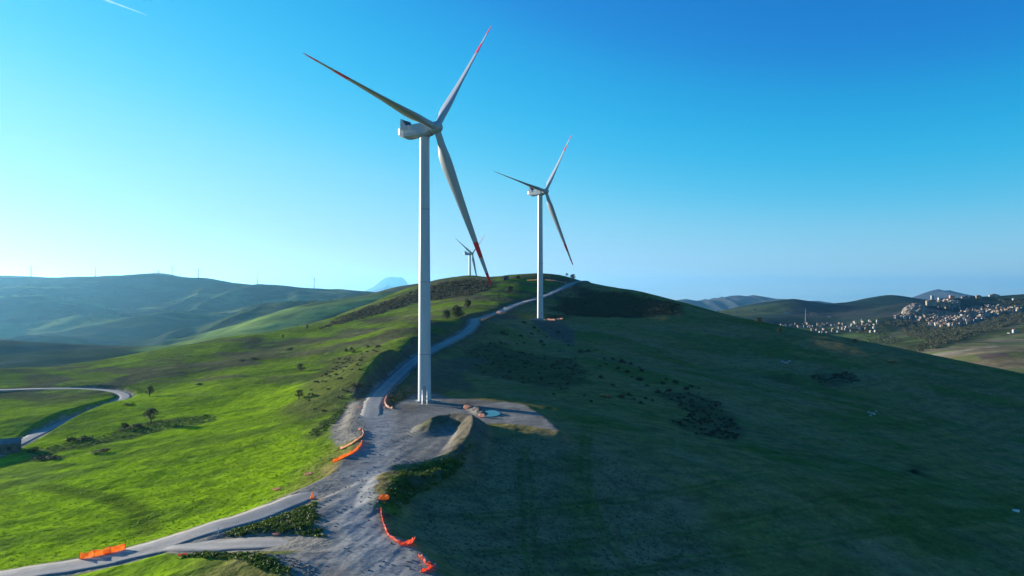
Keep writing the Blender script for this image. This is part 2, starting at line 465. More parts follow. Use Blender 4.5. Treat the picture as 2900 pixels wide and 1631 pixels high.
M['far'] = ground_mat('far_land', 0.02, 3.0)

LUSH, GRASS, DGRASS = np.array([.205, .335, .012]), np.array([.108, .158, .024]), np.array([.034, .062, .018])
FALLOW, EARTH, GRAVEL = np.array([.098, .090, .058]), np.array([.160, .130, .095]), np.array([.265, .242, .205])
SCRUB, TILL, PALE = np.array([.042, .045, .024]), np.array([.265, .185, .100]), np.array([.31, .315, .31])

def zone(x, y, px, soft=2.0, wob=0.0, wl=10.0, seed=1):
    poly = np.array(hits(px))[:, :2]
    out = np.zeros(x.shape); pad = soft + wob * 2 + 1
    m = (x > poly[:, 0].min() - pad) & (x < poly[:, 0].max() + pad) & (y > poly[:, 1].min() - pad) & (y < poly[:, 1].max() + pad)
    if m.any():
        X, Y = x[m], y[m]
        d = poly_sdf(X, Y, poly)
        if wob: d = d + wob * fbm(X, Y, wl, 3, seed)
        out[m] = sstep(soft, -soft, d)
    return out

# ------------------------------------------------------------------ near hill mesh
NC, NR = 1060, 760
rows = np.geomspace(46, 1150, NR)
ang = np.linspace((-560 - U0) / FPX, (3150 - U0) / FPX, NC)
X = ang[None, :] * (rows[:, None] + 35.0); Y = np.repeat(rows[:, None], NC, 1)
Hh, RD, SD, HD, HS, BD, KD, D1, D2, RIDGE = hill_full(X, Y, True)

def mixc(c, col, m):
    return c * (1 - m[..., None]) + np.asarray(col) * m[..., None]
n_big = fbm(X, Y, 90, 4, 21); n_mid = fbm(X + 0.4 * Y, Y, 26, 4, 22); n_str = fbm(X * 0.9 - Y * 0.45, (Y + 0.55 * X) * 3.0, 40, 4, 23); n_sm = fbm(X, Y, 6, 3, 24)
spine_x = np.interp(rows, ROADS['ridge'][0][:, 1], ROADS['ridge'][0][:, 0])[:, None]
side = sstep(6, -10, X - spine_x)                      # 1 = left of the service road
c = np.ones(X.shape + (3,)) * GRASS
c = mixc(c, LUSH, side * sstep(330, 200, Y + 60 * n_big) )
c = mixc(c, FALLOW * 0.95, side * sstep(-0.12, 0.18, n_str + 0.5 * n_big) * sstep(230, 330, Y) * 0.85)
c = mixc(c, LUSH * 0.85, side * sstep(0.05, 0.3, n_mid) * sstep(230, 330, Y) * 0.38)
c = c * (1 + 0.22 * (side * n_mid)[..., None])
c = mixc(c, GRASS * 0.8, side * sstep(0.08, 0.4, n_mid + 0.3 * n_sm) * sstep(330, 200, Y) * 0.45)
n_row = fbm(X * 0.90 + Y * 0.43, (Y * 0.90 - X * 0.43) * 4.5, 30, 4, 26); n_tuft = fbm(X, Y, 2.2, 2, 27)
c = mixc(c, DGRASS * 1.1, side * sstep(0.05, 0.40, n_row + 0.25 * n_sm) * 0.38)
c = mixc(c, [.21, .32, .012], side * sstep(0.10, 0.42, -n_row + 0.35 * n_mid) * sstep(330, 220, Y) * 0.5)
c = mixc(c, DGRASS, side * sstep(0.18, 0.5, n_tuft) * 0.3)
right = 1 - side
c = mixc(c, np.array([.215, .172, .058]), right)
c = mixc(c, TILL, right * sstep(-0.15, 0.35, n_str + 0.4 * n_big) * 0.55)
c = mixc(c, DGRASS * 1.5, right * sstep(-0.05, 0.35, n_mid + 0.3 * n_sm) * 0.35)
c = mixc(c, [.105, .150, .03], right * sstep(0.10, 0.40, n_mid - 0.4 * n_str) * 0.5)
# ploughed near field on the right
pf = zone(X, Y, [(1200,1075),(1400,1090),(1500,1120),(1750,1250),(1850,1440),(1150,1440),(1010,1340),(1060,1260),(1160,1170)], 4, 3, 15)
furrow = 0.5 + 0.5 * np.sin((X * 0.80 + Y * 0.6 + 0.5 * n_mid) * 2 * np.pi / 1.15)
c = mixc(c, TILL * 1.05, pf * 0.7)
c = mixc(c, TILL * 0.62, pf * furrow * 0.30)
for px, wbb in (([(1420,1180),(1470,1060),(1500,1060),(1480,1180),(1500,1440),(1440,1440)], 3), ([(1700,1340),(2576,1270),(2576,1300),(1700,1365)], 2), ([(1850,1100),(2250,1180),(2576,1250),(2576,1330),(2200,1250),(1850,1130)], 4)):
    c = mixc(c, [.095, .135, .028], zone(X, Y, px, 3, wbb, 8) * 0.55)
for tr_px in ([(1120,1400),(1300,1385),(1600,1350),(2000,1280),(2400,1215),(2560,1195)],[(1320,1130),(1325,1220),(1330,1320),(1340,1440)],[(1480,1090),(1470,1180),(1490,1280),(1560,1400)],[(1180,1300),(1400,1280),(1700,1240),(1900,1190)],[(1500,1449),(1800,1400),(2200,1340),(2560,1300)],[(1750,930),(2000,985),(2300,1060),(2560,1110)]):
    P_ = hits(tr_px)
    if len(P_) > 2:
        d_, _ = line_dist(X, Y, catmull(P_, 2.0), 10); d_ = d_ + 0.8 * n_sm
        c = mixc(c, [.080, .125, .022], np.exp(-((d_ - 0.9) / .55) ** 2) * 0.6)
n_fine = fbm(X * 0.87 + Y * 0.5, (Y * 0.87 - X * 0.5) * 5.0, 14, 4, 28)
c = mixc(c, TILL * 1.25, right * sstep(0.02, 0.35, n_fine) * 0.20 * sstep(380, 200, Y)); c = mixc(c, DGRASS * 1.2, right * sstep(0.05, 0.38, -n_fine) * 0.22)
# scrub slopes
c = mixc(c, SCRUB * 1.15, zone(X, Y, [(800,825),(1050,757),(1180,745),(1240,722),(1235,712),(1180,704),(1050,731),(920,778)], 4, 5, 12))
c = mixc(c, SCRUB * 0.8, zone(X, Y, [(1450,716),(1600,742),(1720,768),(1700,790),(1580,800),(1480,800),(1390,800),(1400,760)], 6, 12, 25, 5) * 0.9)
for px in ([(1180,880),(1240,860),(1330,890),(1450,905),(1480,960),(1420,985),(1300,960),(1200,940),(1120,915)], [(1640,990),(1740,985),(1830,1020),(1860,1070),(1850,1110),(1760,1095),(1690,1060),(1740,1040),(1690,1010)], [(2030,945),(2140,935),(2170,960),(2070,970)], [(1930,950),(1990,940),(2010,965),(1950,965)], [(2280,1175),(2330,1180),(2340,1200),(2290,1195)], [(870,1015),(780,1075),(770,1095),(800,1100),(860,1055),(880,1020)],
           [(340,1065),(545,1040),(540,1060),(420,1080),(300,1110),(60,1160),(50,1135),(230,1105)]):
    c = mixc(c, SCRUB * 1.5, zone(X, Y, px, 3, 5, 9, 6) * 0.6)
bank_l = zone(X, Y, [(740,1010),(770,950),(850,893),(950,872),(975,882),(900,962),(865,1000),(800,1060),(760,1085),(740,1060)], 5, 7, 14, 8)
c = mixc(c, [.085, .080, .038], bank_l * 0.75); c = mixc(c, DGRASS * 1.3, bank_l * sstep(-0.05, 0.3, n_sm) * 0.5)
# the cut above the service road, bare earth banks
cut = np.exp(-np.clip(RD['ridge'] - 3.3, 0, 99) / 5.0) * sstep(3.0, 3.6, RD['ridge'])
c = mixc(c, EARTH * 0.62, np.clip(cut * 1.6, 0, 1) * (0.75 + 0.25 * n_sm))
c = mixc(c, EARTH * 0.70, zone(X, Y, [(870,985),(910,965),(985,890),(1045,848),(1048,895),(960,965),(925,990),(905,1005)], 1.5, 2, 6) * 0.85)
c = mixc(c, EARTH * 0.75, zone(X, Y, [(1085,915),(1150,895),(1230,905),(1160,940),(1200,985),(1120,985),(1000,1005),(1030,960)], 2, 3, 8) * 0.7)
c = mixc(c, GRAVEL * 0.85, zone(X, Y, [(905,1010),(880,1010),(840,1060),(830,1095),(850,1120),(912,1100),(905,1060)], 1.0, 1.2, 4))
c = mixc(c, EARTH * 0.85, zone(X, Y, [(1335,806),(1412,806),(1450,835),(1445,870),(1390,850)], 2, 2, 8))
c = mixc(c, GRAVEL * 0.9, sstep(9.5, 8.0, np.hypot((X - T2P[0] - 3) / 1.25, Y - T2P[1])))
c = mixc(c, EARTH * 0.7, zone(X, Y, [(1210,795),(1300,792),(1300,803),(1215,806)], 1.5, 1.5, 6) * 0.8)
# road verges
for k in RD:
    w = ROADS[k][1] / 2
    c = mixc(c, EARTH * 0.8, sstep(w + 2.2, w + 0.4, RD[k] + 0.9 * n_sm) * 0.7)
    c = mixc(c, GRAVEL * 1.1, sstep(w + 1.3, w + 0.3, RD[k] + 1.2 * n_sm) * 0.8)
c = mixc(c, FALLOW * 1.25, side * sstep(0.15, 0.5, fbm(X, Y, 38, 4, 29) + 0.3 * n_row) * sstep(260, 200, Y) * 0.2)
# faint curved tractor track in the left field
trk = catmull(hits([(110,1225),(230,1245),(300,1262),(345,1285),(368,1310),(372,1340)]), 1.5)
td, _ = line_dist(X, Y, trk, 8)
c = mixc(c, GRASS * 0.62, sstep(3.6, 0.8, td) * 0.75)
# yard gravel, brighter along the wheel lines, and the heaps of earth
wheel = catmull([on0(1000,1470), on0(930,1380), on0(900,1290), on0(935,1180), on0(955,1110), on0(945,1050), on0(940,1010)], 1.5)
wd, _ = line_dist(X, Y, wheel, 16)
g = GRAVEL * (0.86 + 0.26 * fbm(X, Y, 9, 4, 31)[..., None] + 0.14 * n_sm[..., None] + 0.30 * fbm((X - 0.25 * Y) * 1.0, (Y + 0.25 * X) * 0.15, 2.2, 3, 36)[..., None] * sstep(190, 130, Y)[..., None])
g = mixc(g, EARTH * 0.9, sstep(0.1, 0.4, fbm(X, Y, 13, 4, 37)) * 0.5)
g = mixc(g, PALE * 0.95, np.exp(-(wd / 4.6) ** 2) * (0.78 + 0.40 * fbm(X * 1.6, Y * 0.5, 7, 3, 33)))
g = mixc(g, GRAVEL * 0.95, zone(X, Y, [(1000,1060),(1100,1035),(1180,1040),(1150,1062),(1040,1085),(985,1110)], 2, 2, 6) * 0.7)
ymask = sstep(0.8, -0.8, SD + 1.3 * fbm(X, Y, 3.5, 3, 35))
c = c * (1 - ymask[..., None]) + g * ymask[..., None]
c = mixc(c, np.array([.135, .118, .085]) * (1 + 0.35 * n_sm[..., None]), np.clip(HS * 0.8, 0, 1))
c = mixc(c, [.075, .085, .035], np.clip(HS * 0.8, 0, 1) * sstep(0.05, 0.3, n_sm + .3 * n_mid) * 0.6)
c = mixc(c, np.array([.10, .09, .075]), np.clip(1 - BD / 2.4, 0, 1) * 0.8)
bk = zone(X, Y, [(1150,1145),(1185,1120),(1140,1190),(1050,1240),(1000,1290),(975,1300),(960,1262),(975,1215),(1000,1185),(1070,1165)], 1.5, 2, 5)
c = mixc(c, np.array([.085, .082, .05]), bk * 0.85)
c = mixc(c, LUSH * 0.6, bk * sstep(0.0, 0.3, n_sm) * 0.6)
tri = zone(X, Y, [(560,1345),(700,1300),(795,1262),(792,1320),(825,1350),(800,1352),(700,1340),(600,1348)], 0.5, 1, 4)
c = mixc(c, np.array([.085, .08, .06]), tri * 0.8)
c = mixc(c, LUSH * 0.75, tri * sstep(-0.02, 0.22, n_sm) * 0.8)
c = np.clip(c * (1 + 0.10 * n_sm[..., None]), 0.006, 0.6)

verts = np.stack([X, Y, Hh], -1).reshape(-1, 3)
ii = np.arange(NR * NC).reshape(NR, NC)
quads = np.stack([ii[:-1, :-1], ii[:-1, 1:], ii[1:, 1:], ii[1:, :-1]], -1).reshape(-1, 4)
qy = (SD + 1.3 * fbm(X, Y, 3.5, 3, 35))
qy = (qy[:-1, :-1] + qy[1:, 1:]).ravel() / 2 < 0
qy &= (verts[quads[:, 0], 1] < 260)
def sub_mesh(name, sel, mat):
    q = quads[sel]; used, inv = np.unique(q.ravel(), return_inverse=True)
    me = np_mesh(name, verts[used], inv.reshape(-1, 4), mat)
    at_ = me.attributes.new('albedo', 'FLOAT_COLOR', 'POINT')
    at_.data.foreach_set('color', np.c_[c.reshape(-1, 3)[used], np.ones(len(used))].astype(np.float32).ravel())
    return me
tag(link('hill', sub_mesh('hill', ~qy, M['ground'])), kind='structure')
tag(link('gravel_yard', sub_mesh('gravel_yard', qy, M['gravel'])), kind='structure')

# ------------------------------------------------------------------ roads (draped sheets)
def road_mat(name, base):
    m, nt, b = new_mat(name)
    a = nt.nodes.new('ShaderNodeAttribute'); a.attribute_name = 'across'
    n = noise_node(nt, 0.35, 5, 0.6); n2 = noise_node(nt, 2.2, 3, 0.6)
    col = mul(nt, base, ramp(nt, a.outputs['Fac'], [(0.0, 0.66), (0.14, 0.86), (0.27, 1.10), (0.40, 0.95), (0.5, 0.90), (0.62, 0.96), (0.74, 1.10), (0.87, 0.86), (1.0, 0.64)]))
    col = mul(nt, col, ramp(nt, n.outputs[0], [(0.3, 0.82), (0.7, 1.13)]))
    col = mul(nt, col, ramp(nt, n2.outputs[0], [(0.3, 0.9), (0.7, 1.07)]))
    nt.links.new(col, b.inputs['Base Color']); b.inputs['Roughness'].default_value = 0.9; b.inputs['Specular IOR Level'].default_value = 0.06
    bump(nt, b, n2.outputs[0], 0.03)
    return m
M['road'] = road_mat('pale_gravel_road', (.335, .31, .275))
def road_obj(name, P, w, taper=False, sink=0):
    P = catmull(P, 0.7) if len(P) < 700 else P
    n = len(P); T = np.gradient(P[:, :2], axis=0); T /= np.linalg.norm(T, axis=1)[:, None] + 1e-9
    N = np.c_[T[:, 1], -T[:, 0]]; off = [-0.5, -0.492, -0.30, -0.1, 0.1, 0.30, 0.492, 0.5]; dz = [-0.30, -0.035, 0.0, 0.02, 0.02, 0.0, -0.035, -0.30]
    wv = np.full(n, w) * (1 + 0.05 * np.sin(np.arange(n) * 0.31) + 0.03 * np.sin(np.arange(n) * 0.83))
    if taper: wv[:14] *= np.linspace(0.1, 1, 14) ** 0.7
    jl, jr = 0.045 * fbm(P[:, 0], P[:, 1], 2.5, 3, 81), 0.045 * fbm(P[:, 0], P[:, 1], 2.5, 3, 82)
    P = P.copy()
    sink = sink * 3
    if sink: P[:sink, 2] -= 0.30 * (1 - np.linspace(0, 1, sink)) ** 1.5
    V = []; A = []
    for o, z in zip(off, dz):
        o_ = o + (jl if o < -.4 else jr if o > .4 else 0)
        V.append(np.c_[P[:, 0] + N[:, 0] * o_ * wv, P[:, 1] + N[:, 1] * o_ * wv, P[:, 2] + z + 0.02]); A.append(np.full(n, o + 0.5))
    V = np.stack(V, 1); A = np.stack(A, 1); k = len(off); ii = np.arange(n * k).reshape(n, k)
    q = np.stack([ii[:-1, :-1], ii[:-1, 1:], ii[1:, 1:], ii[1:, :-1]], -1).reshape(-1, 4)[:, ::-1]
    me = np_mesh(name, V.reshape(-1, 3), q, M['road'])
    me.attributes.new('across', 'FLOAT', 'POINT').data.foreach_set('value', A.astype(np.float32).ravel())
    o = link(name, me); tag(o, kind='structure'); return o
rp = ROADS['ridge'][0]
road_obj('ridge_road', rp[np.argmin(abs(rp[:, 1] - 172)):], 6.0, True, 12)
lp = ROADS['lower'][0]
road_obj('lower_road', lp[np.argmin(np.hypot(lp[:, 0] - at(892,1184,127)[0], lp[:, 1] - 127)):], 5.8, True, 8)
sp = ROADS['spur'][0].copy(); sp[:, 2] += 0.004
road_obj('spur_road', sp, 5.4, True, 5)
road_obj('farm_road', ROADS['farm'][0], 4.4)
# puddle of rain water on the pad
pm, nt, b = new_mat('rain_water'); b.inputs['Base Color'].default_value = (.05, .06, .06, 1); b.inputs['Roughness'].default_value = 0.10; b.inputs['IOR'].default_value = 1.33; bump(nt, b, noise_node(nt, 3.0, 2).outputs[0], 0.012)
pud = np.array([on0(*q)[:2] for q in [(1212,1036),(1240,1033),(1258,1040),(1250,1047),(1225,1049),(1208,1044)]]); pud = catmull(np.vstack([pud, pud[:1]]), 0.8)[:-1]
zp = float(np.median(hill_z(pud[:, 0], pud[:, 1]))) + 0.10
tag(MB().add([(p[0], p[1], zp) for p in pud], [tuple(range(len(pud)))]).build('puddle', pm), kind='structure')

# ------------------------------------------------------------------ far country: one sheet to the horizon
FP = [
 # left ridge skyline and its face
 (-900,690,5200),(-300,692,5200),(0,695,5000),(79,699,5000),(145,700,5000),(215,697,5000),(285,692,5000),(352,694,5000),(401,692,5000),(434,697,5000),(463,704,5000),(530,702,4900),(579,711,4900),(670,720,4900),(724,722,4800),(790,727,4800),(852,728,4800),(910,734,4700),(947,739,4600),
 (0,760,3900),(0,800,3000),(0,835,2300),(-400,780,3600),(300,740,4200),(300,790,3200),(300,840,2300),(600,750,4000),(560,800,2900),(560,835,2200),(800,755,3800),(750,775,3000),
 # lower left knoll
 (-200,848,1150),(0,853,1100),(120,860,1080),(200,873,1060),(330,883,1020),(0,895,960),(150,905,900),(0,940,800),
 # bright spur at the centre left and the dark ridge behind it
 (370,878,1250),(500,850,1400),(620,815,1650),(700,795,1850),(800,775,2150),(900,752,2600),(700,830,1500),(900,790,1700),(1000,760,1900),(940,742,3000),(1000,727,2400),(1050,716,2300),(1120,712,2400),(560,855,1250),
 # right: hillsides, town slope, fields
 (1690,790,3600),(1720,792,4000),(1800,784,3200),(1800,788,3650),(1800,794,4100),(1850,776,3400),(1850,786,4000),(1880,768,3400),(1900,773,3800),(1935,760,3500),(1940,772,4000),(1960,757,3550),(2050,763,3700),(2040,772,4050),(2105,769,4050),(2140,760,3950),(2180,752,3980),(2290,748,3950),(1990,752,3600),(2100,768,3500),(2240,742,4000),(2330,757,3800),(1850,805,2700),(2000,795,2800),(2150,788,3000),(2230,778,3100),
 (1950,820,2500),(2100,820,2500),(2100,850,2050),(2200,870,1750),(2250,888,1450),(2330,895,1250),
 (2230,797,2350),(2300,803,2300),(2350,818,2150),(2450,812,2150),(2560,800,2150),(2560,775,2450),(2400,778,2500),(2300,780,2450),
 (2330,760,2600),(2400,752,2700),(2450,748,2750),(2576,742,2800),(2750,732,2900),
 (2400,862,1500),(2576,832,1700),(2400,885,1200),(2576,872,1250),(2576,930,900),(2750,930,900),(2750,860,1400),(2450,905,1050),
]
fp = [at(*p) for p in FP]
for (u, v, Y, f, dz) in [(-300,692,5200,1.3,-160),(100,699,5000,1.3,-170),(400,692,5000,1.3,-170),(700,721,4900,1.3,-150),(940,739,4600,1.3,-140),(1050,716,2300,1.3,-90),(1120,712,2400,1.4,-120),
                         (100,860,1080,1.25,-38),(330,883,1020,1.25,-25),(500,850,1400,1.2,-40),(1000,740,6000,1,-120),(1300,740,6000,1,-150),(1600,760,6000,1,-120),(1990,752,3600,1.3,-120),(2240,742,4000,1.3,-140),(2450,748,2750,1.4,-60),(2700,735,2900,1.4,-70)]:
    p = at(u, v, Y); fp.append(np.array([p[0] * f, p[1] * f, p[2] + dz]))
for x, y, z in [(-500,300,-140),(0,300,-170),(300,400,-190),(700,300,-185),(0,700,-150),(300,800,-190),(-300,900,-120),(100,1300,-150),(600,1200,-160),(-900,300,-110),(0,3000,-160),(700,3000,-160),(0,9000,-170),(-8000,9000,-160),(8000,9000,-150),(0,15000,-180),(9000,15000,-180),(-9000,15000,-180),(5000,3000,-60),(-6000,3000,0),(5000,6000,-215),(2500,6500,-225),(2500,8500,-260),(1500,5200,-200),(3500,7000,-235),(4000,8500,-250),(0,6200,-190),(2000,300,-130),(-2500,300,-90)]:
    fp.append(np.array([x, y, z + CZ]))
far_tps = TPS(fp, lam=0.0004, scale=1000.0)
def far_z(x, y):
    x = np.asarray(x, float); y = np.asarray(y, float); r = np.hypot(x, y)
    h = far_tps(x, y)
    a = sstep(700, 2600, r) * sstep(16000, 9000, r)
    lf = sstep(-200, -1000, x)
    rug = fbm(x + 0.5 * y, y - 0.3 * x, 900, 4, 41)
    h = h + a * lf * (1 - 0.8 * sstep(3700, 4700, y)) * (95 * rug + 40 * (0.5 - np.abs(fbm(x - 0.4 * y, y * 0.55 + 0.2 * x, 1500, 2, 44))) - 14) + a * (1 - lf) * 6 * fbm(x, y, 420, 3, 42) + 3.0 * fbm(x, y, 120, 3, 43) * sstep(500, 1200, r)
    h = h + lf * sstep(1500, 2600, r) * (1 - 0.7 * sstep(3900, 4800, y)) * 55 * (0.42 - np.abs(fbm(x + 0.15 * y, y * 0.35 - 0.1 * x, 420, 3, 45)))
    return np.maximum(h, -260)
frow = np.concatenate([np.geomspace(250, 6000, 520), np.geomspace(6100, 27000, 60)])
fang = np.linspace(-1.05, 1.05, 760)
FX = fang[None, :] * (frow[:, None] + 500); FY = np.repeat(frow[:, None], len(fang), 1)
FZ = far_z(FX, FY)
FZ = np.where(FY > 9000, FZ * (1 - sstep(9000, 14000, FY)) + (-160) * sstep(9000, 14000, FY) - 330 * sstep(10000, 27000, FY), FZ)
fb, fm, fs = fbm(FX, FY, 700, 4, 51), fbm(FX + FY, FY * 2.2, 260, 4, 52), fbm(FX * 0.8 + FY * 0.4, FY - FX, 110, 3, 53)
fc = np.ones(FX.shape + (3,)) * np.array([.045, .058, .024])
fc = mixc(fc, [.085, .125, .03], sstep(0.0, 0.3, fm + 0.4 * fb))
fc = mixc(fc, [.11, .10, .065], sstep(0.05, 0.3, fs - 0.3 * fb) * 0.7)
def px_of(x, y, z): return U0 + FPX * x / y, V0 - FPX * (z - CZ) / y
def fzone(px, Y0, soft=25, wob=20, seed=3):
    """patch of land bounded by measured points (u, v) seen at about the distance Y0"""
    ys = np.geomspace(500, 9000, 2500)
    P = [hit(u, v, far_z, ys) for u, v in px]; P = np.array([p for p in P if p is not None])
    d = poly_sdf(FX, FY, P[:, :2]) + wob * fbm(FX, FY, 140, 3, seed)
    return sstep(soft, -soft, d)
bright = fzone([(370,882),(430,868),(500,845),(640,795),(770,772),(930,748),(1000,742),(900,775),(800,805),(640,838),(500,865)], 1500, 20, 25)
fc = mixc(fc, [.20, .28, .06], bright * (0.75 + 0.25 * fs))  # sunlit look of the spur put into its land colour
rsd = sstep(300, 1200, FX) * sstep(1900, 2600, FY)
fc = mixc(fc, [.015, .034, .032], rsd * 0.85)  # shade of the far right slopes painted into the land colour
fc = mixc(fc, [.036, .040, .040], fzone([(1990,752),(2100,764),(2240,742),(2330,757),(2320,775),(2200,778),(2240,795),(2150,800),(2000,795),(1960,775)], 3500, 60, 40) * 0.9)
fc = mixc(fc, [.10, .12, .04], fzone([(1800,783),(1880,767),(1980,760),(2000,775),(1950,790),(1840,795)], 3200, 40, 50) * 0.7)
fld = fzone([(2200,905),(2300,885),(2420,868),(2500,850),(2576,840),(2700,830),(2800,900),(2800,1000),(2500,1000)], 1200, 10, 6)
fstripe = 0.5 + 0.5 * np.sin((FX * 0.45 + FY * 0.9) * 2 * np.pi / 210 + 2 * fb)
fc = fc * (1 - fld[..., None]) + fld[..., None] * (np.array([.16, .135, .085]) * (1 - 0.75 * sstep(0.3, 0.8, fstripe)[..., None]) + np.array([.075, .10, .035]) * 0.75 * sstep(0.3, 0.8, fstripe)[..., None]) * (1 + 0.5 * fs[..., None])
fc = mixc(fc, [.20, .175, .13], fzone([(2300,897),(2420,882),(2500,868),(2510,872),(2420,889),(2310,903)], 1200, 6, 4))
fc = mixc(fc, [.075, .06, .055], fzone([(2450,893),(2530,886),(2545,897),(2470,905)], 1000, 5, 3))
twn = fzone([(2225,797),(2270,783),(2330,775),(2420,790),(2576,765),(2576,805),(2470,812),(2400,830),(2330,822)], 2300, 25, 10)
fc = mixc(fc, [.09, .085, .085], twn * 0.8)
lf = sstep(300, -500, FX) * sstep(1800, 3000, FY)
fc = mixc(fc, [.030, .038, .020], lf * 0.8)  # far left hills: their shadowed look is darkened into the albedo
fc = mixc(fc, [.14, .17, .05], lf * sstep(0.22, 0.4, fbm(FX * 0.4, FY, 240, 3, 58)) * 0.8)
fc = np.clip(fc, 0.01, 0.5)
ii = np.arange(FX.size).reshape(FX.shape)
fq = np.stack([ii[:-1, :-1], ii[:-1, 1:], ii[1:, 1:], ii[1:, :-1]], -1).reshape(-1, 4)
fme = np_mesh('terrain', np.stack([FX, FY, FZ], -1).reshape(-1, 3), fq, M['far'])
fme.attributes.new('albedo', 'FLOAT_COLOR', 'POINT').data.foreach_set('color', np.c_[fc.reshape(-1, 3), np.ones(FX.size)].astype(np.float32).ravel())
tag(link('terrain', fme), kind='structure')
FAR_Y = np.geomspace(800, 9000, 3000)
def fhit(u, v): return hit(u, v, far_z, FAR_Y)

# far mountains: ridged massifs of their own
def mountain(prof, Y, depth, seed, base_v, amp):
    """prof: skyline points (u, v) at the distance Y; the massif is `depth` metres deep"""
    us = np.linspace(prof[0][0], prof[-1][0], 130); vs = np.interp(us, [p[0] for p in prof], [p[1] for p in prof])
    x = (us - U0) / FPX * Y; top = CZ - (vs - V0) / FPX * Y; zb = -230.0
    t = np.linspace(-1, 1, 61); prof_t = np.where(t < 0, (1 + t) ** 0.85, (1 - t) ** 0.85)
    GXm = np.repeat(x[None, :], len(t), 0); GYm = Y + t[:, None] * depth + 0 * GXm
    GZ = zb + (top[None, :] - zb) * prof_t[:, None]
    w = np.sin(np.pi * prof_t)[...] if False else prof_t * (1 - prof_t) * 4
    GZ = GZ + w[:, None] * amp * fbm(GXm, GYm * 0.6, 900, 4, seed) 
    ii = np.arange(GXm.size).reshape(GXm.shape)
    q = np.stack([ii[:-1, :-1], ii[:-1, 1:], ii[1:, 1:], ii[1:, :-1]], -1).reshape(-1, 4)
    o = link('mountain', np_mesh('mountain', np.stack([GXm, GYm, GZ], -1).reshape(-1, 3), q, M['rock_far']))
    tag(o, kind='structure')
M['rock_far'] = simple('far_rock', (.052, .058, .062), 0.95, 0.35, 0.0016, 0.05)
mountain([(860,762),(913,735),(930,727),(948,718),(962,703),(972,698),(985,696),(1000,698),(1010,697),(1018,703),(1024,716),(1040,724),(1110,760)], 38000, 4000, 61, 760, 120)
mountain([(880,760),(930,733),(960,724),(975,717),(1000,724),(1060,735),(1120,765)], 27000, 2500, 66, 760, 60)
mountain([(1640,790),(1702,755),(1725,752),(1755,757),(1775,752),(1790,756),(1805,752),(1815,746),(1822,748),(1838,744),(1860,743),(1880,745),(1895,742),(1930,748),(1990,757),(2060,770)], 9500, 1600, 62, 770, 150)
mountain([(1980,790),(2030,757),(2060,757),(2100,763),(2140,780)], 9000, 800, 63, 775, 50)
mountain([(2240,775),(2300,747),(2322,738),(2340,732),(2360,727),(2375,731),(2390,730),(2410,738),(2425,743),(2500,765)], 11000, 1300, 64, 770, 120)
mountain([(2500,765),(2560,747),(2620,744),(2760,760)], 9000, 900, 65, 770, 40)

# ------------------------------------------------------------------ haze: one closed box of thin air
hz, nt, b = new_mat('haze_air')
nt.nodes.remove(b)
pv = nt.nodes.new('ShaderNodeVolumePrincipled')
pv.inputs['Color'].default_value = (.235, .64, 1.0, 1); pv.inputs['Density'].default_value = 0.26e-4; pv.inputs['Anisotropy'].default_value = 0.55
nt.links.new(pv.outputs[0], nt.nodes['Material Output'].inputs['Volume'])
hb = MB().box((0, 17500, 130), (90000, 55000, 1540)).build('haze', hz)
tag(hb, 'thin blue haze filling the valleys out to the far mountains', 'haze', kind='stuff')

# ------------------------------------------------------------------ wind turbines
def paint(name, col, rough, var):
    m, nt, b = new_mat(name)
    n = noise_node(nt, 0.7, 4, 0.6, sx=(1, 1, 0.12)); n2 = noise_node(nt, 6.0, 3)
    cc = mul(nt, col, ramp(nt, n.outputs[0], [(0.3, 1 - var), (0.7, 1.0)]))
    cc = mul(nt, cc, ramp(nt, n2.outputs[0], [(0.3, 0.95), (0.7, 1.02)]))
    nt.links.new(cc, b.inputs['Base Color']); b.inputs['Roughness'].default_value = rough; b.inputs['Specular IOR Level'].default_value = 0.35
    return m
M['tower'] = paint('pale_grey_paint', (.46, .48, .50), 0.42, 0.16)
M['blade'] = paint('pale_grey_gelcoat', (.36, .38, .40), 0.38, 0.06)
M['red'] = paint('red_band_paint', (.74, .035, .050), 0.42, 0.08)
M['dark'] = simple('dark_metal', (.045, .048, .052), 0.5, 0.1)
M['seam'] = simple('flange_grey', (.27, .285, .30), 0.5, 0.1)
M['concrete'] = simple('plinth_concrete', (.34, .335, .32), 0.9, 0.2, 1.5)
M['white'] = simple('white_rail_paint', (.80, .80, .79), 0.45, 0.04)

def ring(cx, cy, z, r, n=40):
    return [(cx + r * math.cos(2 * math.pi * k / n), cy + r * math.sin(2 * math.pi * k / n), z) for k in range(n)]
HUBZ = 84.4
def tower_mesh():
    b = MB(); zs = [0.35, 1.2, 14.5, 14.8, 36.9, 37.2, 59.4, 59.7, 80.6, 82.1]
    zs2 = sorted(set(zs + [5, 10, 20, 26, 31, 42, 48, 54, 65, 70, 75]))
    rad = lambda z: np.interp(z, [0, 12, 60, 82], [2.02, 1.92, 1.62, 1.52])
    rs = [ring(0, 0, z, rad(z) + (0.012 if z in (14.5, 14.8, 36.9, 37.2, 59.4, 59.7) else 0)) for z in zs2]
    mi = [1 if (z in (14.5, 36.9, 59.4)) else 0 for z in zs2[:-1]]
    b.rings(rs, mi)
    return b.mesh('tower', [M['tower'], M['seam']], True, R(40))
def rrect(x, wy, wz, zc, ch, ny=0.0):
    """chamfered rectangular section of the nacelle at axial position x"""
    a, c_ = wy / 2, wz / 2
    return [(x, s * p, zc + q) for s, p, q in ((-1, a - ch, -c_), (1, a - ch, -c_), (1, a, -c_ + ch), (1, a, c_ - ch * .6), (1, a - ch * .6, c_), (-1, a - ch * .6, c_), (-1, a, c_ - ch * .6), (-1, a, -c_ + ch))]
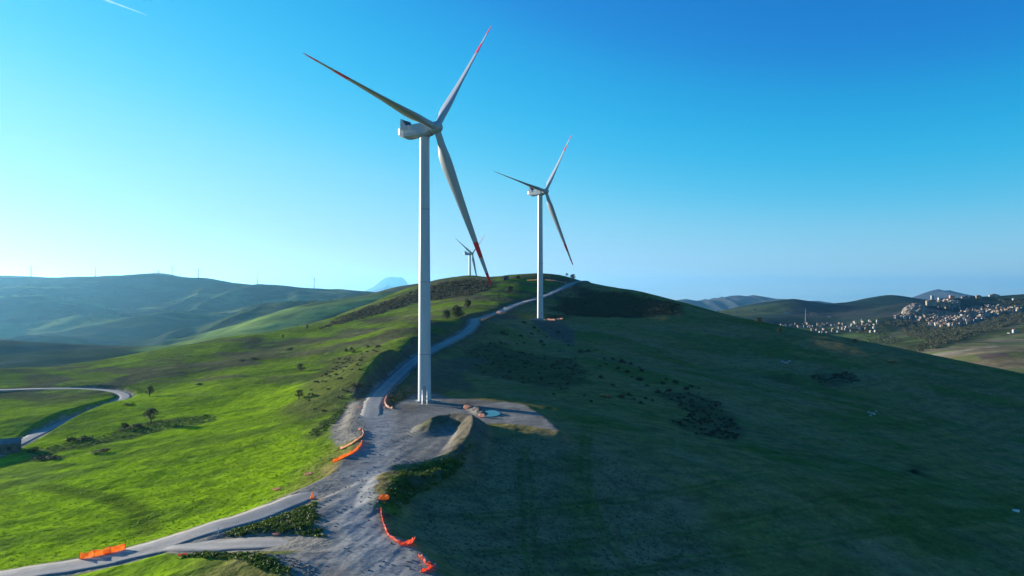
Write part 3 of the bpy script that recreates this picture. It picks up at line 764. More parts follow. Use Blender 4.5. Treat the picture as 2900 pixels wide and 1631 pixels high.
def nacelle_mesh():
    b = MB()
    b.rings([rrect(-9.6, 2.7, 2.2, .30, .45), rrect(-9.0, 3.3, 3.0, .22, .5), rrect(-7.2, 3.55, 3.75, .05, .5), rrect(-2.0, 3.7, 3.95, 0.02, .5), rrect(1.4, 3.6, 3.85, .0, .55), rrect(2.9, 3.2, 3.5, .0, .7)], 0)
    b.box((-3.9, -1.83, -0.75), (8.2, .06, .07), mi=1).box((-3.9, 1.85, -0.75), (8.2, .06, .07), mi=1)
    b.box((-5.6, 0, -1.98), (2.4, 1.9, .22), mi=1)
    b.rings([ring(0, 0, -2.35, 1.62, 32), ring(0, 0, -1.80, 1.72, 32)], 1)
    return b.mesh('nacelle', [M['blade'], M['seam'], M['dark']], False)
def cooler_mesh():
    b = MB()
    for s in (-1, 1):
        y0, y1 = s * 1.86, s * 1.97
        q = [(-7.9, 0.55), (-5.2, 0.62), (-7.6, 4.05), (-8.15, 4.1), (-8.3, 2.1)]
        A = [(x, y0, z) for x, z in q]; B = [(x, y1, z) for x, z in q]
        b.rings([A, B], 0)
    b.rings([[(-7.62, y, 3.95), (-7.9, y, 3.95), (-6.3, y, 1.90), (-6.05, y, 1.90)] for y in (-1.855, 1.855)], 1)
    for k in range(7): b.tube([(-7.6 + 0.012, -1.5 + .5 * k, 3.98), (-6.0, -1.5 + .5 * k, 1.98)], .035, 5, 2)
    return b.mesh('cooler', [M['blade'], M['dark'], M['seam']], False)
def mast_mesh():
    b = MB()
    b.tube([(-7.7, 0, 3.8), (-7.7, 0, 5.4)], .035, 5); b.tube([(-7.7, -.25, 5.2), (-7.7, .25, 5.2)], .03, 5)
    return b.mesh('sensor_mast', M['seam'])
TILT, CONE = R(5.2), R(2.6)
def hub_mesh():
    b = MB(); prof = [(-1.75, 1.45), (-1.55, 1.72), (-0.7, 1.90), (0.3, 1.90), (1.0, 1.72), (1.6, 1.35), (2.0, .85), (2.18, .35), (2.22, .03)]
    b.rings([[(x, r * math.cos(2 * math.pi * k / 36), r * math.sin(2 * math.pi * k / 36)) for k in range(36)] for x, r in prof], 0)
    return b.mesh('hub', M['blade'], True, R(50))
BL = 53.3
def blade_mesh(fine=True):
    """local frame: +Z along the span, +X upwind axis, +Y rotor tangent"""
    b = MB(); n = 24 if fine else 10
    st = [1.2, 1.9, 2.8, 4.0, 5.5, 7.2, 8.8, 10.6, 12.6, 15, 18, 22, 27, 32, 37, .705 * BL, .705 * BL + .02, 40.5, .806 * BL, .806 * BL + .02, 45.8, .907 * BL, .907 * BL + .02, 50.4, 51.8, 52.7, 53.15, BL]
    if not fine: st = [1.2, 4, 8.8, 12.6, 22, 32, .706 * BL, .806 * BL, .907 * BL, 52, BL]
    rs, mi = [], []
    for r in st:
        f = r / BL
        ch = np.interp(r, [1.2, 2.8, 5.5, 8.8, 11.5, 15, 22, 32, 42, 49, 52, 53.0, BL], [2.1, 2.15, 2.9, 4.1, 4.4, 4.0, 3.1, 2.25, 1.50, 1.05, .72, .40, .12])
        th = np.interp(r, [1.2, 2.8, 5.5, 8.8, 11.5, 15, 22, 32, 42, 49, BL], [1, .98, .62, .38, .31, .27, .22, .19, .17, .16, .14])
        circ = np.interp(r, [1.2, 2.4, 7.5], [1, .95, 0])
        tw = R(np.interp(r, [1.2, 6, 12, 22, 35, BL], [13, 13, 9, 5, 2, -1])); pitch = R(78) + tw
        cd = (-math.sin(pitch), math.cos(pitch)); nd = (math.cos(pitch), math.sin(pitch)); pts = []
        for k in range(n):
            t = 2 * math.pi * k / n
            # aerofoil: quarter chord at the pitch axis, blunt nose, thin tail
            xc = 0.5 - 0.5 * math.cos(t); yt = 5 * th * (0.2969 * math.sqrt(max(xc, 0)) - 0.1260 * xc - 0.3516 * xc ** 2 + 0.2843 * xc ** 3 - 0.1015 * xc ** 4)
            yy = yt * (1 if t < math.pi else -1) + 0.025 * (1 - circ) * math.sin(math.pi * xc)
            ax, ay = (xc - 0.32) * ch, yy * ch
            cx, cy = -0.5 * 2.1 * math.cos(t), 0.5 * 2.1 * math.sin(t)
            px, py = ax * (1 - circ) + cx * circ, ay * (1 - circ) + cy * circ
            pts.append((px * cd[0] + py * nd[0], px * cd[1] + py * nd[1], r))
        rs.append(pts)
    for a in st[:-1]:
        f = (a + .01) / BL; mi.append(1 if (0.7055 < f < 0.806 or f > 0.9072) else 0)
    b.rings(rs, mi)
    return b.mesh('blade', [M['blade'], M['red']], True, R(55))
TM, NM, CM, HM, BM, KM = tower_mesh(), nacelle_mesh(), cooler_mesh(), hub_mesh(), blade_mesh(), mast_mesh()
BMC = blade_mesh(False)
M['far_paint'] = paint('backlit_grey_paint', (.12, .13, .14), .5, .1)  # darker than the near turbines: backlit shade put into the paint colour
TMF = TM.copy(); TMF.materials.clear(); TMF.materials.append(M['far_paint']); TMF.materials.append(M['far_paint']); BMC.materials[0] = M['far_paint']
def rotor_matrix(yaw, phi, k):
    """yaw: from facing the camera (-Y) towards +X; phi: blade azimuth"""
    ax = Vector((math.sin(yaw) * math.cos(TILT), -math.cos(yaw) * math.cos(TILT), math.sin(TILT)))
    s = Vector((math.cos(yaw), math.sin(yaw), 0)); u = s.cross(ax)
    if u.z < 0: u = -u
    a = phi + k * 2 * math.pi / 3
    d = (u * math.cos(a) + s * math.sin(a)); t = (s * math.cos(a) - u * math.sin(a))
    d = (d * math.cos(CONE) + ax * math.sin(CONE)).normalized(); ax2 = t.cross(d).normalized()
    if ax2.dot(ax) < 0: ax2 = -ax2
    return ax, Matrix((ax2, t, d)).transposed()
def turbine(pos, yaw, phi, label, group, scale=1.0, detail=True, ground=True, hubz=HUBZ):
    root = empty('wind_turbine', pos); tag(root, label, 'wind turbine', group)
    root.scale = (scale,) * 3
    tw = link('tower', TM if detail else TMF, root)
    th = math.atan2(-math.cos(yaw), math.sin(yaw))
    if not detail: tw.scale = (1.8, 1.8, 1)
    na = link('nacelle', NM, root); na.location = (0, 0, HUBZ - 0.2); na.rotation_euler = (0, 0, th)
    if detail:
        co = link('cooler', CM, na); [setattr(link('sensor_mast', KM, na), 'location', (0, q, 0)) for q in (-0.9, 0.9)]
    ax, _ = rotor_matrix(yaw, phi, 0)
    hc = Vector((0, 0, HUBZ)) + Vector((math.sin(yaw), -math.cos(yaw), 0)) * 4.55
    hb = link('hub', HM, root); hb.location = hc; hb.rotation_euler = (0, -TILT, th)
    for k in range(3):
        _, mt = rotor_matrix(yaw, phi, k)
        bl = link('blade', BM if detail else BMC, root); bl.matrix_local = Matrix.Translation(hc) @ mt.to_4x4() @ Matrix.Diagonal((1, 1, 1, 1) if detail else (1.5, 1.5, 1, 1))
    return root
def dressing(root, face, full=True):
    """plinth, door and entry stair of a tower seen from near"""
    b = MB(); b.rings([ring(0, 0, -0.5, 3.1, 40), ring(0, 0, .22, 3.0, 40)], 0); b.rings([ring(0, 0, .221, 2.25, 40), ring(0, 0, .36, 2.2, 40)], 1)
    b.build('plinth', [M['concrete'], M['dark']], root, False)
    rad = 2.0; ca, sa = math.cos(face), math.sin(face); 
    def P(o, s, z): return (o * ca - s * sa, o * sa + s * ca, z)
    d = MB(); A = [P(1.93, s, z) for s, z in ((-.45, 2.7), (.45, 2.7), (.45, 4.7), (.3, 5.0), (-.3, 5.0), (-.45, 4.7))]; B = [P(2.05, s * .96, 2.72 + (z - 2.7) * .98) for s, z in ((-.45, 2.7), (.45, 2.7), (.45, 4.7), (.3, 5.0), (-.3, 5.0), (-.45, 4.7))]
    d.rings([A, B], 0)
    dr = d.build('door', M['seam'], root)
    if not full: return
    st = MB()
    st.add([P(2.0, -.75, 2.6), P(3.1, -.75, 2.6), P(3.1, .75, 2.6), P(2.0, .75, 2.6), P(2.0, -.75, 2.5), P(3.1, -.75, 2.5), P(3.1, .75, 2.5), P(2.0, .75, 2.5)], [(0, 1, 2, 3), (7, 6, 5, 4), (0, 4, 5, 1), (1, 5, 6, 2), (2, 6, 7, 3), (3, 7, 4, 0)])
    for k in range(11):
        o = 3.15 + k * .27; z = 2.45 - k * .225
        st.add([P(o, -.66, z), P(o + .26, -.66, z), P(o + .26, .66, z), P(o, .66, z), P(o, -.66, z - .05), P(o + .26, -.66, z - .05), P(o + .26, .66, z - .05), P(o, .66, z - .05)], [(0, 1, 2, 3), (7, 6, 5, 4), (0, 4, 5, 1), (1, 5, 6, 2), (2, 6, 7, 3), (3, 7, 4, 0)])
    so = st.build('stair', M['seam'], root)
    for s in (-.72, .72):
        h = MB()
        h.tube([P(2.05, s, 3.7), P(3.1, s, 3.7), P(6.1, s, 1.05), P(6.1, s, 0.0)], .09, 8)
        h.tube([P(3.1, s, 2.5), P(6.15, s, 0.02)], .13, 6)
        for q in (3.1, 4.1, 5.1): h.tube([P(q, s, 2.55 - (q - 3.1) * .82), P(q, s, 3.7 - (q - 3.1) * .88)], .05, 5)
        h.box(P(4.6, s, 1.85), (3.1, .04, .5), face)
        h.build('handrail', M['white'], so)
YAW, PHI = R(57.4), R(37.4)
t1 = turbine((T1[0], T1[1], 0.12), YAW, PHI, 'tall white wind turbine with red banded blades standing on the gravel yard in front', 'wind turbines on the near ridge')
dressing(t1, R(-82))
t2 = turbine(tuple(T2P + [0, 0, .1]), R(49.4), R(36.1), 'white wind turbine on the shaded slope beside the service road behind the front one', 'wind turbines on the near ridge')
dressing(t2, R(-60), False)
p3 = at(1181.5, 735 - (HUBZ - 34 - 24) * 0 , 1060); p3 = at(1182, 700, 1060)
p3[2] = CZ + (735 - 638) / FPX * 1060 - HUBZ
t3 = turbine(tuple(p3), R(62.3), R(51.8), 'white wind turbine rising behind the brush covered crest, its base hidden', 'wind turbines on the near ridge')
# eight on the far ridge
for i, (u, vb, vh, yaw, phi, lab) in enumerate([(78, 697, 669.5, 30, 10, 'far left turbine alone on the hazy ridge'), (240, 705, 674, 35, 80, 'far turbine in the dip left of the ridge top'), (398, 697, 682, 40, 20, 'small far turbine half hidden on the ridge top'),
        (433, 698, 671, 30, 95, 'tall far turbine just right of the ridge top'), (453, 704, 693, 35, 45, 'tiniest far turbine peeping over the ridge behind the others'), (499, 706, 678, 40, 0, 'far turbine in the saddle right of the ridge top'),
        (647, 718, 689, 35, 60, 'far turbine on the long descending ridge, left of the last one'), (790, 727, 700, 30, 30, 'last far turbine low on the descending ridge')]):
    Yt = 85 * FPX / max(vb - vh, 8) if i not in (2, 4) else 5600
    Yt = min(Yt, 5600); sc = 1.0
    ys = np.geomspace(2500, 6500, 1500); xs = (u - U0) / FPX * ys; zz = far_z(xs, ys); ang_ = (zz - CZ) / ys; kk = int(np.argmax(ang_))
    Yt = ys[kk]; p = np.array([xs[kk], Yt, zz[kk] - 0.5])
    if i in (1, 5): pass
    if i in (2, 4):
        Yt = Yt * 1.12; p = np.array([(u - U0) / FPX * Yt, Yt, 0]); p[2] = CZ - (vh - V0) / FPX * Yt - HUBZ
        turbine(tuple(p), R(yaw), R(phi), lab, 'wind turbines on the far ridge', 1.0, False)
    else:
        hh = max(60., (CZ - (vh - V0) / FPX * Yt) - p[2]); sc = min(1.15, hh / HUBZ)
        turbine(tuple(p), R(yaw), R(phi), lab, 'wind turbines on the far ridge', sc, False)

# ------------------------------------------------------------------ vegetation
def leaf_mat(name, c1, c2, transl=0.25):
    m, nt, b = new_mat(name)
    oi = nt.nodes.new('ShaderNodeObjectInfo'); n = noise_node(nt, 0.9, 3)
    cc = nt.nodes.new('ShaderNodeMix'); cc.data_type = 'RGBA'; nt.links.new(ramp(nt, n.outputs[0], [(0.35, 0.0), (0.65, 1.0)]), cc.inputs[0])
    cc.inputs[6].default_value = (*c1, 1); cc.inputs[7].default_value = (*c2, 1)
    nt.links.new(cc.outputs[2], b.inputs['Base Color']); b.inputs['Roughness'].default_value = 0.7; b.inputs['Specular IOR Level'].default_value = 0.15
    tr = nt.nodes.new('ShaderNodeBsdfTranslucent'); nt.links.new(cc.outputs[2], tr.inputs[0])
    mx = nt.nodes.new('ShaderNodeMixShader'); mx.inputs[0].default_value = transl
    nt.links.new(b.outputs[0], mx.inputs[1]); nt.links.new(tr.outputs[0], mx.inputs[2]); nt.links.new(mx.outputs[0], nt.nodes['Material Output'].inputs[0])
    return m
M['leaf'] = leaf_mat('olive_leaves', (.040, .050, .020), (.075, .085, .032))
M['shrub'] = leaf_mat('shrub_leaves', (.030, .036, .020), (.055, .058, .030))
M['heath'] = leaf_mat('heath_leaves', (.050, .050, .026), (.095, .082, .046))
M['weed'] = leaf_mat('weed_leaves', (.050, .085, .014), (.095, .15, .02))
M['wood'] = leaf_mat('wood_leaves', (.050, .058, .026), (.105, .098, .05))
M['bark'] = simple('bark', (.075, .060, .048), 0.9, 0.25, 4.0, 0.1)

def leaves(cent, rad, n, size, rng, squash=0.8, up=0.35):
    """n leaf quads spread through lobes (cent k,3; rad k) -> verts, faces"""
    k = rng.choice(len(cent), n, p=rad ** 2 / (rad ** 2).sum())
    d = rng.normal(size=(n, 3)); d /= np.linalg.norm(d, axis=1)[:, None]
    r = rad[k] * (0.45 + 0.6 * rng.random(n) ** 0.6)
    p = cent[k] + d * r[:, None] * np.array([1, 1, squash])
    nrm = d + rng.normal(size=(n, 3)) * 0.7 + np.array([0, 0, up]); nrm /= np.linalg.norm(nrm, axis=1)[:, None]
    a = np.cross(nrm, rng.normal(size=(n, 3))); a /= np.linalg.norm(a, axis=1)[:, None] + 1e-9
    b = np.cross(nrm, a); s = size * (0.6 + 0.8 * rng.random(n))[:, None]
    v = np.stack([p - a * s, p - b * s * .55, p + a * s, p + b * s * .55], 1).reshape(-1, 3)
    return v, np.arange(n * 4).reshape(n, 4)
def crown_mesh(name, w, h, z0, n, size, mat, seed, lobes=12, lean=0.0):
    rng = np.random.default_rng(seed); c = []; r = []
    for i in range(lobes):
        t = rng.random(); ang_ = i * 2.4 + rng.random(); rr = w * 0.5 * (0.25 + 0.55 * rng.random()) * (1 - 0.55 * t)
        c.append((rr * math.cos(ang_) + lean * t * w, rr * math.sin(ang_), z0 + h * (0.15 + 0.7 * t))); r.append(w * (0.15 + 0.10 * rng.random()))
    v, f = leaves(np.array(c), np.array(r), n, size, rng)
    return np_mesh(name, v, f, mat, False), np.array(c)
def trunk_mesh(name, c, z0, rad, rng):
    b = MB(); b.tube([(0, 0, -0.5), (.05, 0, z0 * .5), (0, .08, z0), (0.1, 0, z0 * 1.35)], [rad * 1.25, rad, rad * .85, rad * .5], 8)
    for q in c[:7]:
        b.tube([(0, .04, z0 * .75), tuple(np.array([q[0] * .45, q[1] * .45, z0 + (q[2] - z0) * .45])), tuple(q)], [rad * .5, rad * .32, rad * .12], 5)
    return b.mesh(name, M['bark'], True)
TREES = {}
for k, (w, h, z0, n, sz, lobes) in {'round': (9.0, 6.5, 1.2, 1500, .34, 16), 'stemmed': (4.4, 3.3, 1.7, 800, .20, 11), 'loose': (6.0, 4.8, 1.3, 800, .25, 13)}.items():
    cm, cc_ = crown_mesh('crown', w, h, z0, n, sz, M['leaf'], len(k) * 7, lobes)
    TREES[k] = (cm, trunk_mesh('trunk', cc_, z0, .26 if k != 'stemmed' else .17, RNG), w, z0 + h)
def tree(kind, p, width, height, label, group=None, rz=0.0):
    cm, tm, w, h = TREES[kind]
    o = empty('tree', (p[0], p[1], p[2] - 0.1), rz); o.scale = (width / w, width / w, height / h)
    tag(o, label, 'tree', group); link('trunk', tm, o); link('crown', cm, o)
    return o
for kind, u, v, w, h, lab, gr in [
    ('round', 1152, 801, 10.5, 8.2, 'big round dark tree on the grass left of the road, largest of the pair', None),
    ('round', 1124, 803, 7.0, 6.0, 'smaller round tree just left of the biggest dark tree', None),
    ('round', 1177, 776, 6.5, 7.2, 'upright round tree behind and right of the pair by the road', None),
    ('round', 1281, 738, 9.5, 6.8, 'wide dark tree on the strip of bright grass below the crest', None),
    ('loose', 1254, 755, 3.2, 5.0, 'small thin tree below the wide dark tree on the hilltop grass', None),
    ('loose', 1304, 722, 3.6, 3.2, 'small bushy tree in the hollow under the crest', None),
    ('stemmed', 380, 1066, 5.0, 5.4, 'lone tree with visible trunk casting a long shadow in the green field', None),
    ('loose', 376, 997, 4.4, 4.6, 'small bushy tree beside the bend of the farm road', None),
    ('loose', 757, 934, 4.6, 3.8, 'low bushy tree on the green slope with its shadow to the right', None),
    ('loose', 752, 1003, 4.0, 3.4, 'sparse little tree on the slope below the bushy one', None),
    ('round', 1441, 702, 6.2, 5.0, 'round tree on the skyline at the top of the service road', None),
    ('stemmed', 1426, 697, 3.6, 4.0, 'tiny tree on the skyline left of the round one', None),
    ('round', 1304, 704, 6.0, 4.4, 'dome shaped tree on the crest right of the grey shed', None),
    ('loose', 1908, 815, 6.8, 5.4, 'grey bare looking tree on the right hand skyline', None),
    ('loose', 1961, 838, 3.4, 4.2, 'small dark tree right of the bare one on the shaded skyline', None),
    ('loose', 2150, 862, 4.6, 2.8, 'low dark tree lowest on the shaded skyline', None),
    ('loose', 772, 829, 3.2, 4.2, 'small tree standing on the edge of the left field against the valley', None),
    ('loose', 712, 851, 2.4, 3.0, 'tiny tree on the field edge left of the other one', None)]:
    p = hit(u, v)
    while p is None: v += 2; p = hit(u, v)
    tree(kind, p, w, h, lab, gr, u * 0.7)

SHRUBS = []
for i in range(5):
    cm, _ = crown_mesh('shrub', 3.4, 1.7, -0.2, 260, .20, M['shrub'], 40 + i, 8)
    SHRUBS.append(cm)
def shrub(p, w, h, label, group=None, name='shrub'):
    o = link(name, random.choice(SHRUBS)); o.location = (p[0], p[1], p[2] - 0.05); o.rotation_euler = (0, 0, random.uniform(0, 6.3))
    o.scale = (w / 3.4, w / 3.4, h / 1.7); tag(o, label, 'shrub', group); return o
for x, y, w in [(190,245,30),(250,175,20),(320,240,55),(345,250,40),(450,260,40),(475,165,40),(550,200,40),(530,245,30),(670,205,20),(720,235,40),(225,318,30),(300,310,40),(340,318,25),(420,315,25),(475,312,35),(600,305,40),(620,328,30),(735,370,25),(800,328,30),(890,375,50),(940,370,40),(1000,362,20),(850,422,20),(1060,425,30),(1120,428,35),(1190,452,60),(1250,465,40),(1030,480,25),(1075,465,25),(1160,500,50),(1230,525,50),(1330,515,55),(1315,490,30),(1035,562,50),(1320,580,65),(1260,558,30),(1120,618,40),(1370,622,35),(1510,575,35),(1485,605,50),(1580,600,60),(1690,627,40),(1750,640,30),(1660,650,60),(1050,702,45),(1090,705,45),(1185,705,60),(1240,690,50),(1275,720,35),(1360,715,40),(1325,748,40),(965,740,35),(1410,728,30),(690,685,30),(915,695,25),(1450,670,50),(1530,665,60),(640,265,25),(580,225,20),(760,270,18)]:
    p = hit((1300 + x / 2.576) * .8883, (850 + y / 2.576) * .8883 + 2)
    if p is None: continue
    shrub(p, w / 2.576 * .8883 * p[1] / FPX * 1.15, max(0.9, w / 2.576 * .45 * p[1] / FPX), 'low dark shrub dotted over the shaded slope below the second turbine', 'shrubs dotted on the shaded slope')
for u, v, w, h, lab, gr in [(990,1003,2.2,1.5,'dark shrub beside the orange netting left of the tower',None),(891,974,2.2,1.4,'shrub on the brow of the left bank','shrubs along the top of the left bank'),(902,972,2.2,1.3,'shrub on the brow of the left bank','shrubs along the top of the left bank'),(908,971,2.4,1.3,'shrub on the brow of the left bank','shrubs along the top of the left bank'),
    (871,884,2.6,2.2,'leftmost of the shrubs on the grassy brow above the cutting',None),(884,879,2.4,1.8,'shrub on the grassy brow above the cutting','shrubs on the brow above the cutting'),(889,887,2.8,1.6,'shrub on the grassy brow above the cutting','shrubs on the brow above the cutting'),(925,874,3.0,1.7,'shrub on the grassy brow above the cutting','shrubs on the brow above the cutting'),(951,874,4.0,1.6,'shrub on the grassy brow above the cutting','shrubs on the brow above the cutting'),
    (730,880,6.5,1.6,'flat dark shrub alone in the upper left field',None),(640,905,7.0,1.4,'brownish spreading shrub in the middle of the left field',None),(610,908,4.5,1.2,'small brown shrub beside the spreading one in the left field',None),(500,968,5.5,1.0,'low shrub with pale stones below the grey fallow strip',None),
    (315,1082,4.0,2.4,'dark shrub at the left end of the hedge below the lone tree',None),(345,1077,5.0,1.9,'long dark shrub between the hedge end and the lone tree',None),(178,1111,5.0,1.8,'rounded dark shrub by the ditch, left of its twin',None),(213,1107,6.0,1.8,'rounded dark shrub by the ditch, right of its twin',None),(105,1155,6.0,1.2,'long low hedge shrub right of the stone farm building',None),(135,1154,6.0,1.2,'dark end of the low hedge right of the farm building',None),(85,1135,4.0,1.3,'small shrub just right of the farm building corner',None),(255,1139,6.0,1.2,'flat dark shrub at the edge of the bright field below the ditch',None),(325,1019,4.5,.9,'flat shrub just below the farm road bend',None),
    (2105,945,7,1.2,'flat dark scrubby shrub on the far right slope',None),(2300,1189,4.5,1.0,'dark shrub in the green gully at far right',None),(2245,912,6.0,1.2,'dark shrub near the right skyline',None),(1270,757,3,1.5,'small shrub on the ridge road verge',None),(1355,790,3,1.6,'shrub on the shaded bank behind the second turbine','shrubs behind the second turbine'),(1420,770,3.5,1.8,'shrub on the shaded bank behind the second turbine','shrubs behind the second turbine'),(1500,760,4,1.8,'shrub on the shaded bank behind the second turbine','shrubs behind the second turbine')]:
    p = hit(u, v)
    if p is not None: shrub(p, w, h, lab, gr)

def scatter(px, n, seed, fn=hill_z, ray=None):
    """random ground points inside an area outlined by measured points"""
    rng = np.random.default_rng(seed); P = [ray(*q) if ray else hit(*q) for q in px]; P = np.array([p for p in P if p is not None])[:, :2]
    lo, hi = P.min(0), P.max(0); out = []
    while len(out) < n:
        q = rng.uniform(lo, hi, (n * 3, 2)); k = poly_sdf(q[:, 0], q[:, 1], P) < 0; out += list(q[k])
        if k.sum() == 0: break
    out = np.array(out[:n]); return np.c_[out, fn(out[:, 0], out[:, 1])]
def stuff(name, pts, wr, hr, n, size, mat, seed, label, cat, squash=0.7):
    rng = np.random.default_rng(seed); V = []; F = []; o = 0
    for p in pts:
        w = rng.uniform(*wr); h = rng.uniform(*hr)
        c = np.array([[rng.normal() * w * .2, rng.normal() * w * .2, h * .35] for _ in range(3)]); r = np.array([w * .34, w * .28, w * .22])
        v, f = leaves(c, r, n, size * (0.7 + w / wr[1] * .5), rng, h / w)
        V.append(v + p); F.append(f + o); o += len(v)
    ob = link(name, np_mesh(name, np.vstack(V), np.vstack(F), mat, False)); tag(ob, label, cat, kind='stuff'); return ob
brush = np.vstack([scatter([(800,828),(1050,759),(1180,743),(1240,722),(1228,706),(1180,703),(1110,712),(1050,727),(920,774),(850,800)], 1500, 1)])
stuff('heath', brush, (1.6, 3.6), (.7, 1.5), 16, .42, M['heath'], 2, 'brown green brush covering the crest left of the far turbine', 'brush')
dark = np.vstack([scatter([(1450,712),(1600,740),(1720,768),(1700,788),(1580,798),(1480,800),(1400,790),(1400,760)], 600, 3),
    scatter([(1180,885),(1240,865),(1330,890),(1450,905),(1480,960),(1420,985),(1300,960),(1200,940)], 150, 4), scatter([(1640,990),(1740,985),(1830,1020),(1860,1070),(1850,1108),(1760,1095),(1690,1060),(1740,1040)], 150, 5),
    scatter([(2030,945),(2140,935),(2170,960),(2070,970)], 60, 6)])
dark = np.vstack([dark, scatter([(760,1000),(850,900),(950,876),(900,960),(860,1000),(800,1050)], 70, 8)])
stuff('scrub', dark, (1.0, 2.8), (.4, 1.1), 15, .34, M['shrub'], 7, 'dark scrub patches on the shaded right hand slopes', 'scrub')
edge = np.vstack([scatter([(560,1345),(700,1300),(795,1262),(792,1320),(822,1350),(800,1350),(700,1338),(600,1348)], 420, 11), scatter([(1150,1145),(1185,1120),(1150,1190),(1060,1240),(1000,1290),(978,1300),(965,1262),(985,1215),(1010,1185),(1070,1165)], 420, 12),
    scatter([(870,1018),(790,1075),(775,1095),(800,1100),(855,1055)], 160, 13), scatter([(440,1405),(520,1392),(640,1392),(720,1425),(740,1449),(680,1440),(600,1405),(500,1402)], 200, 14), scatter([(975,990),(1035,985),(1010,1010),(985,1015)], 60, 15),
    scatter([(340,1068),(540,1042),(540,1058),(420,1080),(300,1108),(90,1150),(60,1135),(230,1105)], 420, 16)])
stuff('weeds', edge, (.5, 1.3), (.25, .6), 12, .17, M['weed'], 17, 'green weeds and tussocks on the banks and verges round the yard', 'weeds')
rngg = np.random.default_rng(55)
def open_grass(px, n, seed):
    P = scatter(px, n, seed); x, y = P[:, 0], P[:, 1]
    k = poly_sdf(x, y, YARD) > 1.0
    for kk in ROADS: k &= line_dist(x, y, ROADS[kk][0], 30)[0] > ROADS[kk][1] / 2 + .6
    return P[k]
M['turf'] = leaf_mat('turf_blades', (.105, .20, .008), (.17, .28, .012), .45)
stuff('grass', np.vstack([open_grass([(0,1230),(0,1449),(420,1362),(640,1285),(880,1180),(835,1130),(760,1090),(560,1120),(300,1160)], 4200, 56), open_grass([(200,1010),(560,980),(860,960),(760,1090),(560,1120),(300,1160),(60,1165)], 1800, 57)]), (.4, .9), (.07, .17), 5, .12, M['turf'], 58, 'bright green grass tufts in the sunlit left hand field', 'grass')
M['stubble'] = leaf_mat('dry_blades', (.085, .100, .060), (.13, .13, .10), .3)
stuff('stubble', open_grass([(1210,1085),(1400,1100),(1600,1180),(1850,1440),(1150,1440),(1050,1330),(1060,1270),(1160,1180)], 3500, 59), (.4, .9), (.10, .22), 4, .13, M['stubble'], 60, 'dull stubble and tufts in the ploughed field right of the yard', 'stubble')
# loose stones on the banks
M['stone'] = simple('loose_stone', (.22, .19, .16), 0.95, 0.3, 2.0, 0.1)
st = np.vstack([scatter([(990,1160),(1150,1145),(1160,1165),(1060,1180),(1000,1195)], 160, 21), scatter([(620,1392),(720,1400),(800,1430),(780,1449),(740,1445),(690,1415)], 150, 22), scatter([(835,1040),(900,1015),(905,1095),(840,1110)], 60, 23), scatter([(880,980),(920,960),(915,985),(895,1005)], 40, 24), scatter([(1170,1020),(1215,1040),(1212,1046),(1168,1027)], 25, 25), scatter([(905,1060),(1000,1060),(1060,1085),(1000,1150),(960,1240),(960,1300),(1030,1375),(1100,1445),(780,1445),(830,1370),(800,1280),(870,1190)], 260, 26)])
rng = np.random.default_rng(30); V = []; F = []; o = 0
cube = np.array([[x, y, z] for x in (-1, 1) for y in (-1, 1) for z in (-1, 1)], float); cf = np.array([[0, 1, 3, 2], [4, 6, 7, 5], [0, 4, 5, 1], [2, 3, 7, 6], [0, 2, 6, 4], [1, 5, 7, 3]])
for p in st:
    s_ = rng.uniform(.03, .13); a = rng.uniform(0, 6.3); v = (cube + rng.normal(size=cube.shape) * .28) * s_ * np.array([1.2, .9, .6]); v = np.c_[v[:, 0] * math.cos(a) - v[:, 1] * math.sin(a), v[:, 0] * math.sin(a) + v[:, 1] * math.cos(a), v[:, 2]]
    V.append(v + p + [0, 0, s_ * .3]); F.append(cf + o); o += 8
tag(link('rubble', np_mesh('rubble', np.vstack(V), np.vstack(F), M['stone'], False)), 'loose grey stones scattered over the earth banks', 'rubble', kind='stuff')

# ------------------------------------------------------------------ orange barrier netting
def net_mat(name, c1, c2):
    m, nt, b = new_mat(name); n = noise_node(nt, 2.5, 4)
    cc = mul(nt, c1, ramp(nt, n.outputs[0], [(0.3, (.75, .7, .7)), (0.62, 1.0), (0.75, c2)]))
    nt.links.new(cc, b.inputs['Base Color']); b.inputs['Roughness'].default_value = 0.55; b.inputs['Specular IOR Level'].default_value = 0.3
    tr = nt.nodes.new('ShaderNodeBsdfTranslucent'); nt.links.new(cc, tr.inputs[0]); mx = nt.nodes.new('ShaderNodeMixShader'); mx.inputs[0].default_value = .5
    nt.links.new(b.outputs[0], mx.inputs[1]); nt.links.new(tr.outputs[0], mx.inputs[2])
    gap = nt.nodes.new('ShaderNodeBsdfTransparent'); m2 = nt.nodes.new('ShaderNodeMixShader'); n3 = noise_node(nt, 1.3, 3); nt.links.new(ramp(nt, n3.outputs[0], [(0.4, 0.08), (0.7, 0.55)]), m2.inputs[0])
    nt.links.new(mx.outputs[0], m2.inputs[1]); nt.links.new(gap.outputs[0], m2.inputs[2]); nt.links.new(m2.outputs[0], nt.nodes['Material Output'].inputs[0])
    return m
M['net'] = net_mat('orange_netting', (.95, .27, .04), (1.0, 1.4, 2.2)); M['rednet'] = net_mat('red_orange_netting', (.92, .13, .06), (1.0, 3.2, 6.0)); M['salmon'] = net_mat('faded_netting', (.80, .46, .33), (1.0, 1.15, 1.3))
M['post'] = simple('rusty_post', (.16, .09, .06), 0.8, 0.2, 6)
